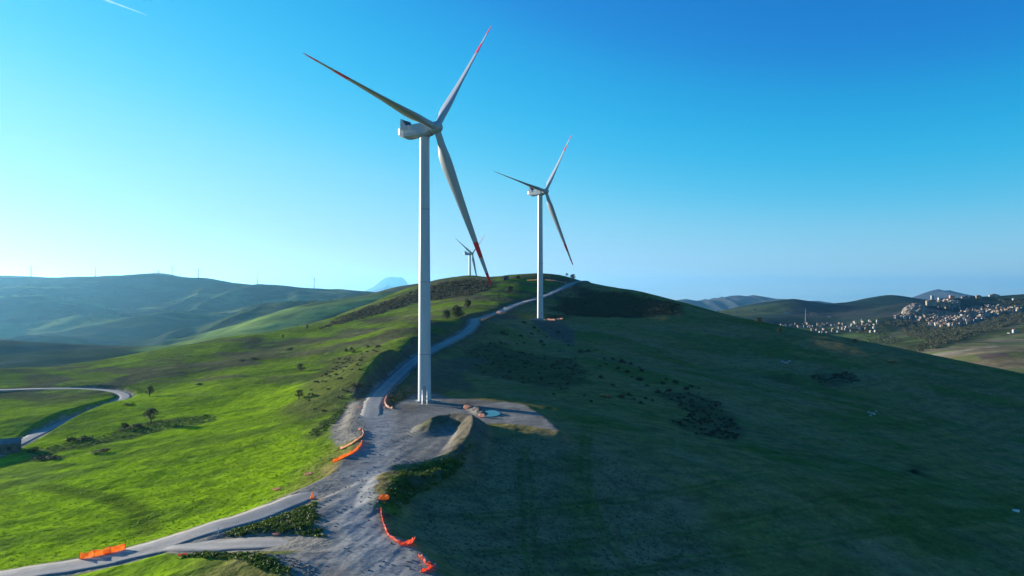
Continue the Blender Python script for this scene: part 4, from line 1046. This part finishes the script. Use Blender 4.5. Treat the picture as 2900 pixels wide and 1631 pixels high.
def netting(pts, h, mat, label, sag=0.25, posts=True, lean=0.0, seed=0, group='orange barrier netting round the works', gaps=2.6, zfn=hill_z):
    rng = np.random.default_rng(seed); P = catmull([np.array(p) for p in pts], 0.35); P[:, 2] = zfn(P[:, 0], P[:, 1])
    n = len(P); L = np.r_[0, np.cumsum(np.hypot(*np.diff(P[:, :2], axis=0).T))]
    T = np.gradient(P[:, :2], axis=0); T /= np.linalg.norm(T, axis=1)[:, None] + 1e-9; N = np.c_[T[:, 1], -T[:, 0]]
    ph = L / gaps; low = np.sin(np.pi * (ph % 1)) ** 2
    hs = h * (1 - sag * low * (0.6 + 0.8 * rng.random(int(ph[-1]) + 2)[ph.astype(int)])) * (1 + 0.12 * np.interp(L, np.arange(0, L[-1] + 2, .8), rng.normal(size=len(np.arange(0, L[-1] + 2, .8)))))
    rows_ = 5; V = []; side_ = []
    for side in (1, -1):
        for r in range(rows_):
            t = r / (rows_ - 1); wob = 0.10 * h * np.interp(L + r * .3, np.arange(-1, L[-1] + 3, .5), rng.normal(size=len(np.arange(-1, L[-1] + 3, .5)))) * (0.3 + t)
            off = wob if side > 0 else side_[r] - 0.03
            if side > 0: side_.append(wob)
            V.append(np.c_[P[:, 0] + N[:, 0] * (off + lean * t * h), P[:, 1] + N[:, 1] * (off + lean * t * h), P[:, 2] + 0.01 + t * hs])
    V = np.stack(V, 1); F = []
    idx = np.arange(n * 2 * rows_).reshape(n, 2 * rows_); loop = list(range(rows_)) + list(range(2 * rows_ - 1, rows_ - 1, -1))
    for a, b_ in zip(loop, loop[1:] + loop[:1]): F.append(np.stack([idx[:-1, a], idx[:-1, b_], idx[1:, b_], idx[1:, a]], -1))
    root = empty('barrier_fence', tuple(P[0])); tag(root, label, 'barrier', group)
    me = np_mesh('net', V.reshape(-1, 3) - P[0], np.vstack(F), mat, True); link('net', me, root)
    if posts:
        for k in range(int(L[-1] / gaps) + 1):
            i = min(n - 1, int(np.searchsorted(L, k * gaps))); q = P[i] - P[0]
            MB().tube([(q[0], q[1], q[2] - .3), (q[0] + N[i, 0] * lean * h, q[1] + N[i, 1] * lean * h, q[2] + h * 1.12)], .03, 6).build('post', M['post'], root)
    return root
def G(*px): return [hit(u, v) for u, v in px]
netting(G((200,1408),(228,1404),(255,1397),(285,1391),(315,1383)), 1.05, M['net'], 'upright bright orange netting along the lower road at the bottom left', .22, seed=1, gaps=1.9)
netting(G((836,1165),(852,1158),(868,1150),(892,1137),(906,1122),(911,1112)), .75, M['net'], 'orange netting curving along the left edge of the yard, lower strand', .3, seed=2)
netting(G((855,1131),(870,1124),(884,1117),(906,1102),(914,1092),(909,1082),(901,1083)), .5, M['salmon'], 'faded salmon netting hooking round above the lower strand', .4, seed=3)
netting(G((987,1029),(974,1025),(968,1014),(973,998),(984,984),(998,967)), .8, M['salmon'], 'orange netting down the road edge left of the tower', .35, seed=4)
netting(G((958,1283),(959,1298),(965,1321),(975,1346),(988,1359),(1006,1370)), .62, M['rednet'], 'long drooping red netting along the right edge of the junction', .5, seed=5, gaps=1.7)
netting(G((1004,1371),(1018,1373),(1030,1372),(1041,1366)), .85, M['rednet'], 'bunched red netting at the end of the long drooping run', .35, seed=6, gaps=1.3, lean=.3)
netting(G((1050,1402),(1061,1409),(1071,1422),(1084,1428)), .75, M['rednet'], 'red and white netting sagging at the bottom edge of the junction', .5, seed=7, gaps=1.2)
netting(G((1058,1440),(1070,1436),(1082,1430),(1093,1426)), .7, M['rednet'], 'crumpled red netting lowest of all at the yard corner', .4, seed=8, gaps=1.3, lean=.4)
netting(G((1368,806),(1385,806),(1400,805),(1416,803)), 1.1, M['salmon'], 'pinkish netting at the right edge of the second turbine pad', .3, seed=9, gaps=3)
netting(G((1326,706),(1345,705),(1362,705)), .8, M['salmon'], 'faded netting left part along the track under the far crest', .3, seed=10, gaps=4)
netting(G((1372,705),(1395,707),(1412,710),(1426,713)), .8, M['salmon'], 'faded netting right part beside the track near the top of the road', .3, seed=11, gaps=4)
def bundle(u, v, w, d, h, mat, label, seed, rz=0.0):
    p = hit(u, v); rng = np.random.default_rng(seed); nu, nv = 22, 11; V = []
    for j in range(nv):
        th = math.pi * j / (nv - 1)
        for i in range(nu):
            a = 2 * math.pi * i / nu; V.append((math.sin(th) * math.cos(a), math.sin(th) * math.sin(a), math.cos(th)))
    V = np.array(V); nz = fbm(V[:, 0] * 2 + 9 * seed, V[:, 1] * 2 + V[:, 2] * 1.3, .8, 3, seed) ; V = V * (1 + .45 * nz[:, None])
    V = V * np.array([w / 2, d / 2, h * .62]) + np.array([0, 0, h * .35]); V[:, 2] = np.maximum(V[:, 2], -0.05)
    ii = np.arange(nu * nv).reshape(nv, nu); jj = np.roll(ii, -1, 1); F = np.stack([ii[:-1], ii[1:], jj[1:], jj[:-1]], -1).reshape(-1, 4)
    o = link('net_bundle', np_mesh('net_bundle', V, F, mat, False)); o.location = p; o.rotation_euler = (0, 0, rz)
    tag(o, label, 'netting', 'heaps of fallen netting'); return o
bundle(966, 1256, 1.9, .9, .7, M['net'], 'orange heap of netting on the bank at the right of the junction', 1, .4)
bundle(776, 1193, 1.9, .6, .35, M['salmon'], 'flat orange heap on the upper verge of the lower road, nearest the yard', 2, .5)
bundle(698, 1231, 1.9, .6, .35, M['salmon'], 'flat orange heap on the upper verge further down the lower road', 3, .5)
bundle(697, 1344, 1.2, .4, .22, M['salmon'], 'small salmon scrap lying on the upper edge of the spur road', 4, .2)
bundle(460, 1398, 1.3, .5, .35, M['rednet'], 'small red and white scrap on the lower verge of the merged road', 5, .1)
bundle(1173, 1028, 1.5, 1.1, 1.2, M['salmon'], 'orange heap left of the puddle on the pad', 6)
bundle(1211, 1049, 1.7, 1.0, .9, M['salmon'], 'orange heap in front of the puddle on the pad', 7)
bundle(1254, 788, 2.6, 1.6, 1.5, M['salmon'], 'faded heap where the ridge road reappears over the rise', 8)
bundle(903, 1026, 1.0, .6, .4, M['salmon'], 'tiny pink scrap on the brow at the left of the yard', 9)
p = hit(785, 1254); b = MB(); b.box((0, 0, .04), (.75, .75, .08)); b.rings([ring(0, 0, .08, .33, 20), ring(0, 0, .45, .20, 20), ring(0, 0, 1.15, .05, 20)], 0)
o = b.build('traffic_cone', M['net']); o.location = p; tag(o, 'single orange cone on the lower edge of the road above the weedy triangle', 'cone')
p = hit(549, 1341); b = MB(); b.tube([(0, 0, -.2), (0, 0, .9)], .07, 8).tube([(0, 0, .9), (0, 0, 1.0)], .10, 8); o = b.build('marker_post', M['white']); o.location = p; tag(o, 'short white marker post where the two roads part', 'post')

def boulder(u, v, w, h, label, seed, group=None):
    p = hit(u, v)
    if p is None: return
    rng = np.random.default_rng(seed); bm = bmesh.new(); bmesh.ops.create_icosphere(bm, subdivisions=2, radius=1.0)
    for q in bm.verts: q.co = Vector((q.co.x * w / 2, q.co.y * w * .4, q.co.z * h * .7)) * float(1 + rng.normal() * .10)
    me = bpy.data.meshes.new('boulder'); bm.to_mesh(me); bm.free(); me.materials.append(M['pale_rock'])
    o = link('boulder', me); o.location = (p[0], p[1], p[2] + h * .15); o.rotation_euler = (0, 0, rng.uniform(0, 6)); tag(o, label, 'rock', group)
M['pale_rock'] = simple('pale_limestone', (.40, .39, .36), 0.9, 0.25, 1.5, 0.1, 0, 0.05)
for i, (u, v, w, h) in enumerate([(2186,1038,1.5,.8),(2196,1042,1.9,.9),(2204,1036,1.2,.8),(2190,1046,1.1,.6)]): boulder(u, v, w, h, 'pale rock in the cluster on the far right slope', 90 + i, 'pale rocks clustered on the far right slope')
for i, (u, v, w, h) in enumerate([(1968,910,2.4,.8),(1978,913,2.8,.9),(1986,909,1.8,.7)]): boulder(u, v, w, h, 'pale rock in the patch high on the shaded slope', 95 + i, 'pale rocks high on the shaded slope')
p = hit(2556, 1287)
if p is not None:
    b = MB(); ov = lambda sx, sy, z: [(sx * math.cos(2 * math.pi * k / 20), sy * math.sin(2 * math.pi * k / 20), z) for k in range(20)]
    b.rings([ov(.75, .32, -.1), ov(.95, .42, .5), ov(.88, .36, .5), ov(.70, .28, .12)], 0); o = b.build('water_trough', M['white'], None, True, R(40)); o.location = p; o.rotation_euler = (0, 0, -.3); tag(o, 'small white oval water trough at the right edge of the shaded slope', 'trough')

# ------------------------------------------------------------------ farm building at the left edge, shed on the crest
M['rubblewall'] = simple('weathered_stone_wall', (.12, .115, .105), 0.95, 0.35, 0.9, 0.05, 0.0, 0.05)
M['sheet'] = simple('grey_roof_sheet', (.13, .135, .14), 0.7, 0.2, 0.8)
M['void'] = simple('dark_opening', (.012, .012, .014), 0.9, 0.1)
fp0 = hit(40, 1141); fx0, fy0 = fp0[0], fp0[1] + 1; gz = fp0[2] - .3
root = empty('farm_building', (fx0, fy0, gz), R(29)); tag(root, 'old grey stone building with low sheet roof beside the farm road at left edge', 'building')
W_, D_, Hw, Hr = 13.0, 6.0, 3.1, 3.9
b = MB(); b.rings([[(-W_, 0, 0), (-W_, D_, 0), (-W_, D_, Hw), (-W_, D_ * .55, Hr), (-W_, 0, Hw)], [(0, 0, 0), (0, D_, 0), (0, D_, Hw), (0, D_ * .55, Hr), (0, 0, Hw)]], 0); b.build('wall', M['rubblewall'], root)
b = MB(); q = [(-.45, Hw - .06), (D_ * .55, Hr + .08), (D_ + .4, Hw - .02), (D_ + .4, Hw + .12), (D_ * .55, Hr + .22), (-.45, Hw + .08)]
b.rings([[(-W_ - .3, y, z) for y, z in q], [(.35, y, z) for y, z in q]], 0); b.build('roof', M['sheet'], root)
for x0, x1, z0, z1, nm in ((-5.6, -4.2, 0.0, 2.3, 'door'), (-2.6, -1.7, 1.3, 2.3, 'window'), (-9.6, -8.6, 1.3, 2.3, 'window')):
    MB().box(((x0 + x1) / 2, -.02, (z0 + z1) / 2), (x1 - x0, .1, z1 - z0)).build(nm, M['void'], root)
p = hit(1272, 704) ; root = empty('shed', (p[0], p[1], p[2] - .2), R(8)); tag(root, 'small grey shed on the crest against the sky', 'shed')
MB().box((0, 0, 1.9), (5.2, 4, 3.8)).build('wall', M['rubblewall'], root); MB().box((0, 0, 3.9), (5.7, 4.5, .2)).build('roof', M['sheet'], root); MB().box((-.8, -2.02, 1.1), (1.2, .08, 2.2)).build('door', M['void'], root)
shrub(hit(1265, 704), 5, 3.6, 'round dark shrub pressed against the left side of the shed')

# ------------------------------------------------------------------ town, valley houses, woods
def hmat(name, c): return simple(name, c, 0.85, 0.12, 0.25, 0.1)
HW = [hmat('cream_plaster', (.31, .265, .205)), hmat('white_plaster', (.38, .37, .35)), hmat('grey_plaster', (.20, .20, .195)), hmat('ochre_plaster', (.28, .205, .13)), hmat('bare_block', (.165, .14, .12))]
M['tile'] = simple('clay_tile', (.26, .13, .085), 0.9, 0.25, 0.6, 0.05); M['brick'] = hmat('salmon_plaster', (.62, .30, .20))
def house_mesh(name, w, d, h, wall, flat=False, seed=0):
    rng = random.Random(seed); b = MB(); rh = w * .16
    b.rings([[(-w / 2, -d / 2, -2.5), (w / 2, -d / 2, -2.5), (w / 2, d / 2, -2.5), (-w / 2, d / 2, -2.5)], [(-w / 2, -d / 2, h), (w / 2, -d / 2, h), (w / 2, d / 2, h), (-w / 2, d / 2, h)]], 0)
    if flat: b.box((0, 0, h + .25), (w + .3, d + .3, .5), 0, 0)
    else:
        q = [(-w / 2 - .4, h - .05), (0, h + rh), (w / 2 + .4, h - .05), (0, h + rh + .25)]
        b.rings([[(x, -d / 2 - .4, z) for x, z in (q[0], q[1], q[2])], [(x, d / 2 + .4, z) for x, z in (q[0], q[1], q[2])]], 1)
    nf = max(1, int(h / 3.1)); nc = max(2, int(w / 2.8))
    for f in range(nf):
        for k in range(nc):
            if rng.random() < .12: continue
            x = -w / 2 + (k + .5) * w / nc; b.box((x, -d / 2 - .02, f * 3.1 + 1.7), (1.05, .14, 1.5), 0, 2)
        for k in range(max(2, int(d / 3))):
            y = -d / 2 + (k + .5) * d / max(2, int(d / 3)); b.box((-w / 2 - .02, y, f * 3.1 + 1.7), (.14, 1.0, 1.5), 0, 2)
    return b.mesh(name, [wall, M['tile'], M['void']], False)
HM_ = [house_mesh('house', w, d, h, HW[k], fl, i) for i, (w, d, h, k, fl) in enumerate([(8, 10, 9, 0, 0), (7, 9, 11, 1, 0), (9, 9, 8, 2, 0), (6.5, 9, 10, 3, 0), (8, 11, 12, 4, 1), (7, 8, 9, 2, 1), (10, 9, 7, 1, 0), (7, 10, 12, 0, 1), (8, 8, 10, 4, 0)])]
def zt(x, y): return ((2400 + x / 5.152) * .8883, (820 + y / 5.152) * .8883)
def house(p, label, group, rz, sc=1.0, me=None, name='house', cat='house'):
    o = link(name, me or random.choice(HM_)); o.location = p; o.rotation_euler = (0, 0, rz); o.scale = (sc,) * 3; tag(o, label, cat, group); return o
tp = scatter([zt(*q) for q in [(660,405),(800,375),(1250,385),(1400,340),(1500,380),(1600,390),(1760,290),(1880,260),(2100,250),(2450,275),(2560,300),(2500,340),(2100,380),(1950,440),(1700,520),(1450,560),(1250,550),(1150,480),(900,430),(700,430)]], 235, 61, far_z, fhit)
for p in tp: house(p, 'small house packed tightly on the town slope among many alike', 'houses packed on the town slope', random.choice([-.5, -.35, -.2, .1, 1.1]), random.uniform(.75, 1.05))
tp = scatter([zt(*q) for q in [(1300,200),(1480,170),(1640,190),(1630,260),(1450,270),(1320,250)]], 34, 62, far_z, fhit)
for p in tp: house(p, 'house in the upper quarter beside the big cream building', 'houses in the upper quarter of the town', random.choice([-.4, -.2, .2]), random.uniform(.8, 1.1))
def big(x, y, w, d, h, wall, label, name='town_building', flat=False, rz=-.25, tower=None):
    p = fhit(*zt(x, y))
    if p is None: return
    me = house_mesh(name, w, d, h, wall, flat, int(x)); o = link(name, me); o.location = p; o.rotation_euler = (0, 0, rz); tag(o, label, 'building'); return o
big(1222, 232, 34, 16, 17, HW[0], 'large cream building standing on top of the castle rock')
big(1240, 205, 10, 10, 30, HW[1], 'square pale tower block behind the large cream building', flat=True)
big(1350, 245, 22, 14, 14, HW[3], 'orange tinted building below the large cream one')
big(1398, 158, 36, 16, 10, HW[1], 'long white building at the top of the town', flat=True)
big(1490, 190, 14, 12, 14, HW[0], 'cream block right of the long white building')
big(1522, 142, 16, 13, 14, M['brick'], 'salmon brick block standing on the skyline above the town', flat=True)
big(1725, 125, 30, 12, 5, HW[2], 'long low grey building on the plateau above the town')
big(1910, 128, 18, 12, 10, HW[3], 'ochre house on the plateau skyline')
big(1820, 118, 22, 10, 6, HW[4], 'low brown shed between the plateau buildings', flat=True)
big(2140, 100, 36, 12, 5, HW[1], 'long white building on the plateau at far right')
big(2440, 158, 14, 10, 7, HW[1], 'white house on the wooded rise at the far right')
big(2442, 632, 9, 8, 8, HW[1], 'white villa alone among the fields at the right edge')
big(1310, 372, 6, 6, 16, HW[0], 'slim bell tower at the foot of the castle rock', 'bell_tower')
p = fhit(*zt(2390, 640)); 
if p is not None: o = MB().box((0, 0, .6), (14, 8, 1.2)).build('terrace', HW[1]); o.location = p; tag(o, 'white terrace slab left of the lone villa', 'terrace')
for (x, y, w, k, lab) in [(178,226,11,1,'white house at the near end of the far valley, against the shaded slope'),(800,116,12,1,'pale farmhouse high on the green hillside left of the valley'),(440,244,8,1,'tiny white house on the green hillside'),(710,206,9,0,'cream house on the hillside terrace'),(1170,246,20,1,'left of the two pale long houses above the mast'),(1250,246,18,2,'right of the two pale long houses above the mast'),(1565,270,24,9,'salmon pink building shining in the valley'),(1810,306,12,1,'white house inside the loop of the valley road'),(1940,440,14,2,'grey house in the valley below the loop road'),(2015,422,12,0,'cream tall house right of the loop road')]:
    p = fhit((2000 + x / 5.152) * .8883, (840 + y / 5.152) * .8883)
    if p is None: continue
    me = house_mesh('house', w, w * .6, 7.5, M['brick'] if k == 9 else HW[k], False, int(x)); house(p, lab, None, -.4, 1.0, me)
for (x, y) in [(890,430),(960,432),(1015,434),(1060,438),(1095,424),(1130,440),(1165,436),(1230,436),(1250,426),(1280,440),(1410,412),(1460,402),(1515,436),(1560,440),(1350,432),(1660,546),(1700,540),(1600,520)]:
    p = fhit((2000 + x / 5.152) * .8883, (840 + y / 5.152) * .8883)
    if p is not None: house(p, 'house in the row along the near edge of the valley under the mast', 'row of houses under the mast', random.uniform(-.6, .3), random.uniform(.55, .85))
for (x, y) in [(2300,396),(2285,410),(2395,442),(2450,427),(2330,486),(2400,526),(2475,516),(2210,470),(2250,478),(2440,470),(2180,430),(2120,440),(2130,420)]:
    p = fhit((2000 + x / 5.152) * .8883, (840 + y / 5.152) * .8883)
    if p is not None: house(p, 'white house scattered on the valley floor left of the town', 'scattered houses left of the town', random.uniform(-.6, .3), random.uniform(.6, .85), HM_[random.choice([0, 1, 6])])
def many_houses(pts, seed):
    rng = np.random.default_rng(seed); V = []; F = []; MI = []; o = 0
    for p in pts:
        w, d, h = rng.uniform(4, 7.5), rng.uniform(5, 9), rng.uniform(4, 9); a = rng.choice([-.5, -.35, -.2, .1]); r = w * .17
        v = np.array([(-w/2,-d/2,-2.5),(w/2,-d/2,-2.5),(w/2,d/2,-2.5),(-w/2,d/2,-2.5),(-w/2,-d/2,h),(w/2,-d/2,h),(w/2,d/2,h),(-w/2,d/2,h),(-w/2-.3,-d/2-.3,h-.1),(w/2+.3,-d/2-.3,h-.1),(w/2+.3,d/2+.3,h-.1),(-w/2-.3,d/2+.3,h-.1),(0,-d/2-.3,h+r),(0,d/2+.3,h+r),(0,-d/2-.3,h+r),(0,d/2+.3,h+r)])
        v = np.c_[v[:, 0] * math.cos(a) - v[:, 1] * math.sin(a), v[:, 0] * math.sin(a) + v[:, 1] * math.cos(a), v[:, 2]] + p
        f = np.array([(0,1,5,4),(1,2,6,5),(2,3,7,6),(3,0,4,7),(8,12,13,11),(9,10,15,14),(8,9,12,14),(10,11,13,15)]); k = int(rng.integers(0, 5))
        V.append(v); F.append(f + o); o += 16; MI += [k] * 4 + [5] * 4
    return np_mesh('town_houses', np.vstack(V), np.vstack(F), HW + [M['tile']], False, MI)
tp = np.vstack([scatter([zt(*q) for q in [(660,400),(800,370),(1250,380),(1400,335),(1500,370),(1600,380),(1760,285),(1880,255),(2100,245),(2450,270),(2560,300),(2500,340),(2100,380),(1950,440),(1700,520),(1450,560),(1250,550),(1150,480),(900,430),(700,430)]], 420, 81, far_z, fhit), scatter([zt(*q) for q in [(1300,210),(1480,180),(1640,190),(1640,280),(1450,290),(1320,260)]], 60, 82, far_z, fhit),
    scatter([((2000 + x / 5.152) * .8883, (840 + y / 5.152) * .8883) for x, y in [(1300,400),(1700,380),(2000,390),(2500,370),(2550,520),(2200,520),(1800,540),(1550,500),(1300,440)]], 75, 84, far_z, fhit)])
tag(link('town_houses', many_houses(tp, 83)), 'dense mass of small town houses between the ones that stand out', 'town', kind='stuff')
# radio mast
p = fhit((2000 + 1450 / 5.152) * .8883, (840 + 395 / 5.152) * .8883)
if p is not None:
    root = empty('radio_mast', tuple(p)); tag(root, 'tall thin lattice radio mast rising from the valley houses', 'mast')
    b = MB()
    for k in range(3):
        a = k * 2.094; b.tube([(3.5 * math.cos(a), 3.5 * math.sin(a), -1), (1.2 * math.cos(a), 1.2 * math.sin(a), 18), (.5 * math.cos(a), .5 * math.sin(a), 48)], [.3, .24, .16], 5)
    for z in range(4, 47, 5):
        r = np.interp(z, [0, 18, 48], [3.4, 1.2, .5]); b.tube([(r, 0, z), (-r * .5, r * .87, z + 1), (-r * .5, -r * .87, z + 2), (r, 0, z + 3)], .18, 4)
    b.build('lattice', M['seam'], root); MB().tube([(0, 0, 47), (0, 0, 58)], .22, 6).build('antenna', M['white'], root)
    MB().box((5, -3, 2), (6, 5, 6)).build('equipment_hut', HW[1], root)
# castle rock under the large cream building
p0 = fhit(*zt(1040, 372)); nu, nv = 60, 26; V = []
for j in range(nv):
    th = math.pi * .5 * j / (nv - 1)
    for i in range(nu):
        a = 2 * math.pi * i / nu; V.append((math.cos(a) * math.cos(th) ** .55, math.sin(a) * math.cos(th) ** .55, math.sin(th)))
V = np.array(V); d = 1 + .22 * fbm(V[:, 0] * 2 + 5, V[:, 1] * 2 + V[:, 2] * 1.7, .7, 4, 71); V = V * d[:, None] * np.array([46, 38, 42]); V[:, 2] -= 6
ii = np.arange(nu * nv).reshape(nv, nu); jj = np.roll(ii, -1, 1); F = np.stack([ii[:-1], jj[:-1], jj[1:], ii[1:]], -1).reshape(-1, 4)
M['cliff'] = simple('cliff_rock', (.24, .205, .17), 0.95, 0.4, 0.08, 0.05, 0, 2.0)
o = link('rock_outcrop', np_mesh('rock_outcrop', V, F, M['cliff'], False)); o.location = (p0[0], p0[1] + 20, p0[2]); tag(o, 'bare domed castle rock rising at the left end of the town', 'rock')
# woods
wp = scatter([zt(*q) for q in [(540,480),(800,445),(1150,480),(1210,560),(1700,560),(2100,425),(2576,350),(2700,360),(2700,470),(2576,480),(2100,610),(1800,700),(1450,790),(1400,850),(1150,905),(1000,935),(990,880),(1200,735),(1000,745),(850,650),(810,600),(900,530),(730,545),(560,515)]], 800, 71, far_z, fhit)
stuff('woodland', wp, (9, 15), (9, 14), 36, 1.5, M['wood'], 72, 'belt of woodland running below the town to the fields', 'wood')
wp = np.vstack([scatter([(845,800),(870,790),(930,775),(960,770),(955,778),(900,790),(850,806)], 110, 73, far_z, fhit), scatter([(745,826),(830,808),(855,798),(858,806),(800,820),(750,832)], 70, 74, far_z, fhit), scatter([zt(*q) for q in [(20,520),(300,480),(540,540),(800,760),(600,800),(300,760)]], 150, 75, far_z, fhit), scatter([zt(*q) for q in [(2150,130),(2350,180),(2576,110),(2576,300),(2300,240)]], 130, 76, far_z, fhit)])
gl = np.vstack([scatter([(0,715),(300,708),(600,728),(860,745),(850,770),(500,800),(0,835)], 240, 78, far_z, fhit)])
stuff('hillside_woods', gl, (14, 48), (6, 12), 30, 2.2, M['wood'], 80, 'dark wooded patches dotted over the hazy hills at far left', 'wood')
stuff('grove', wp, (6, 12), (6, 10), 26, 1.3, M['wood'], 77, 'scattered dark groves in the far valleys', 'grove')

# ------------------------------------------------------------------ vapour trails
vm, nt, b = new_mat('ice_vapour'); vt = nt.nodes.new('ShaderNodeBsdfTranslucent'); vt.inputs[0].default_value = (.9, .9, .9, 1); vx = nt.nodes.new('ShaderNodeMixShader'); vg = nt.nodes.new('ShaderNodeBsdfTransparent'); vx.inputs[0].default_value = .09; nt.links.new(vg.outputs[0], vx.inputs[1]); nt.links.new(vt.outputs[0], vx.inputs[2]); nt.links.new(vx.outputs[0], nt.nodes['Material Output'].inputs[0]); b.inputs['Base Color'].default_value = (.9, .9, .9, 1); b.inputs['Roughness'].default_value = 1; b.inputs['Alpha'].default_value = 0.8; b.inputs['Subsurface Weight'].default_value = 0.0
for (a, c_, r0, r1, lab) in [((180, -32), (372, 39), 60, 6, 'long white vapour trail high at the upper left'), ((963, 434), (973, 443), 8, 3, 'tiny vapour trail low in the middle of the sky')]:
    A, B = at(*a, 20000), at(*c_, 20000); n = 24
    pts = [tuple((A + (B - A) * k / n) - A) for k in range(n + 1)]; rr = [max(2.0, (r0 + (r1 - r0) * k / n) * (1 + .15 * math.sin(k * 1.7))) * (math.sin(math.pi * min(1, (k + .4) / 3) / 2)) for k in range(n + 1)]
    o = MB().tube(pts, rr, 10).build('vapour_trail', vm, None, True); o.location = tuple(A); tag(o, lab, 'vapour trail', None)
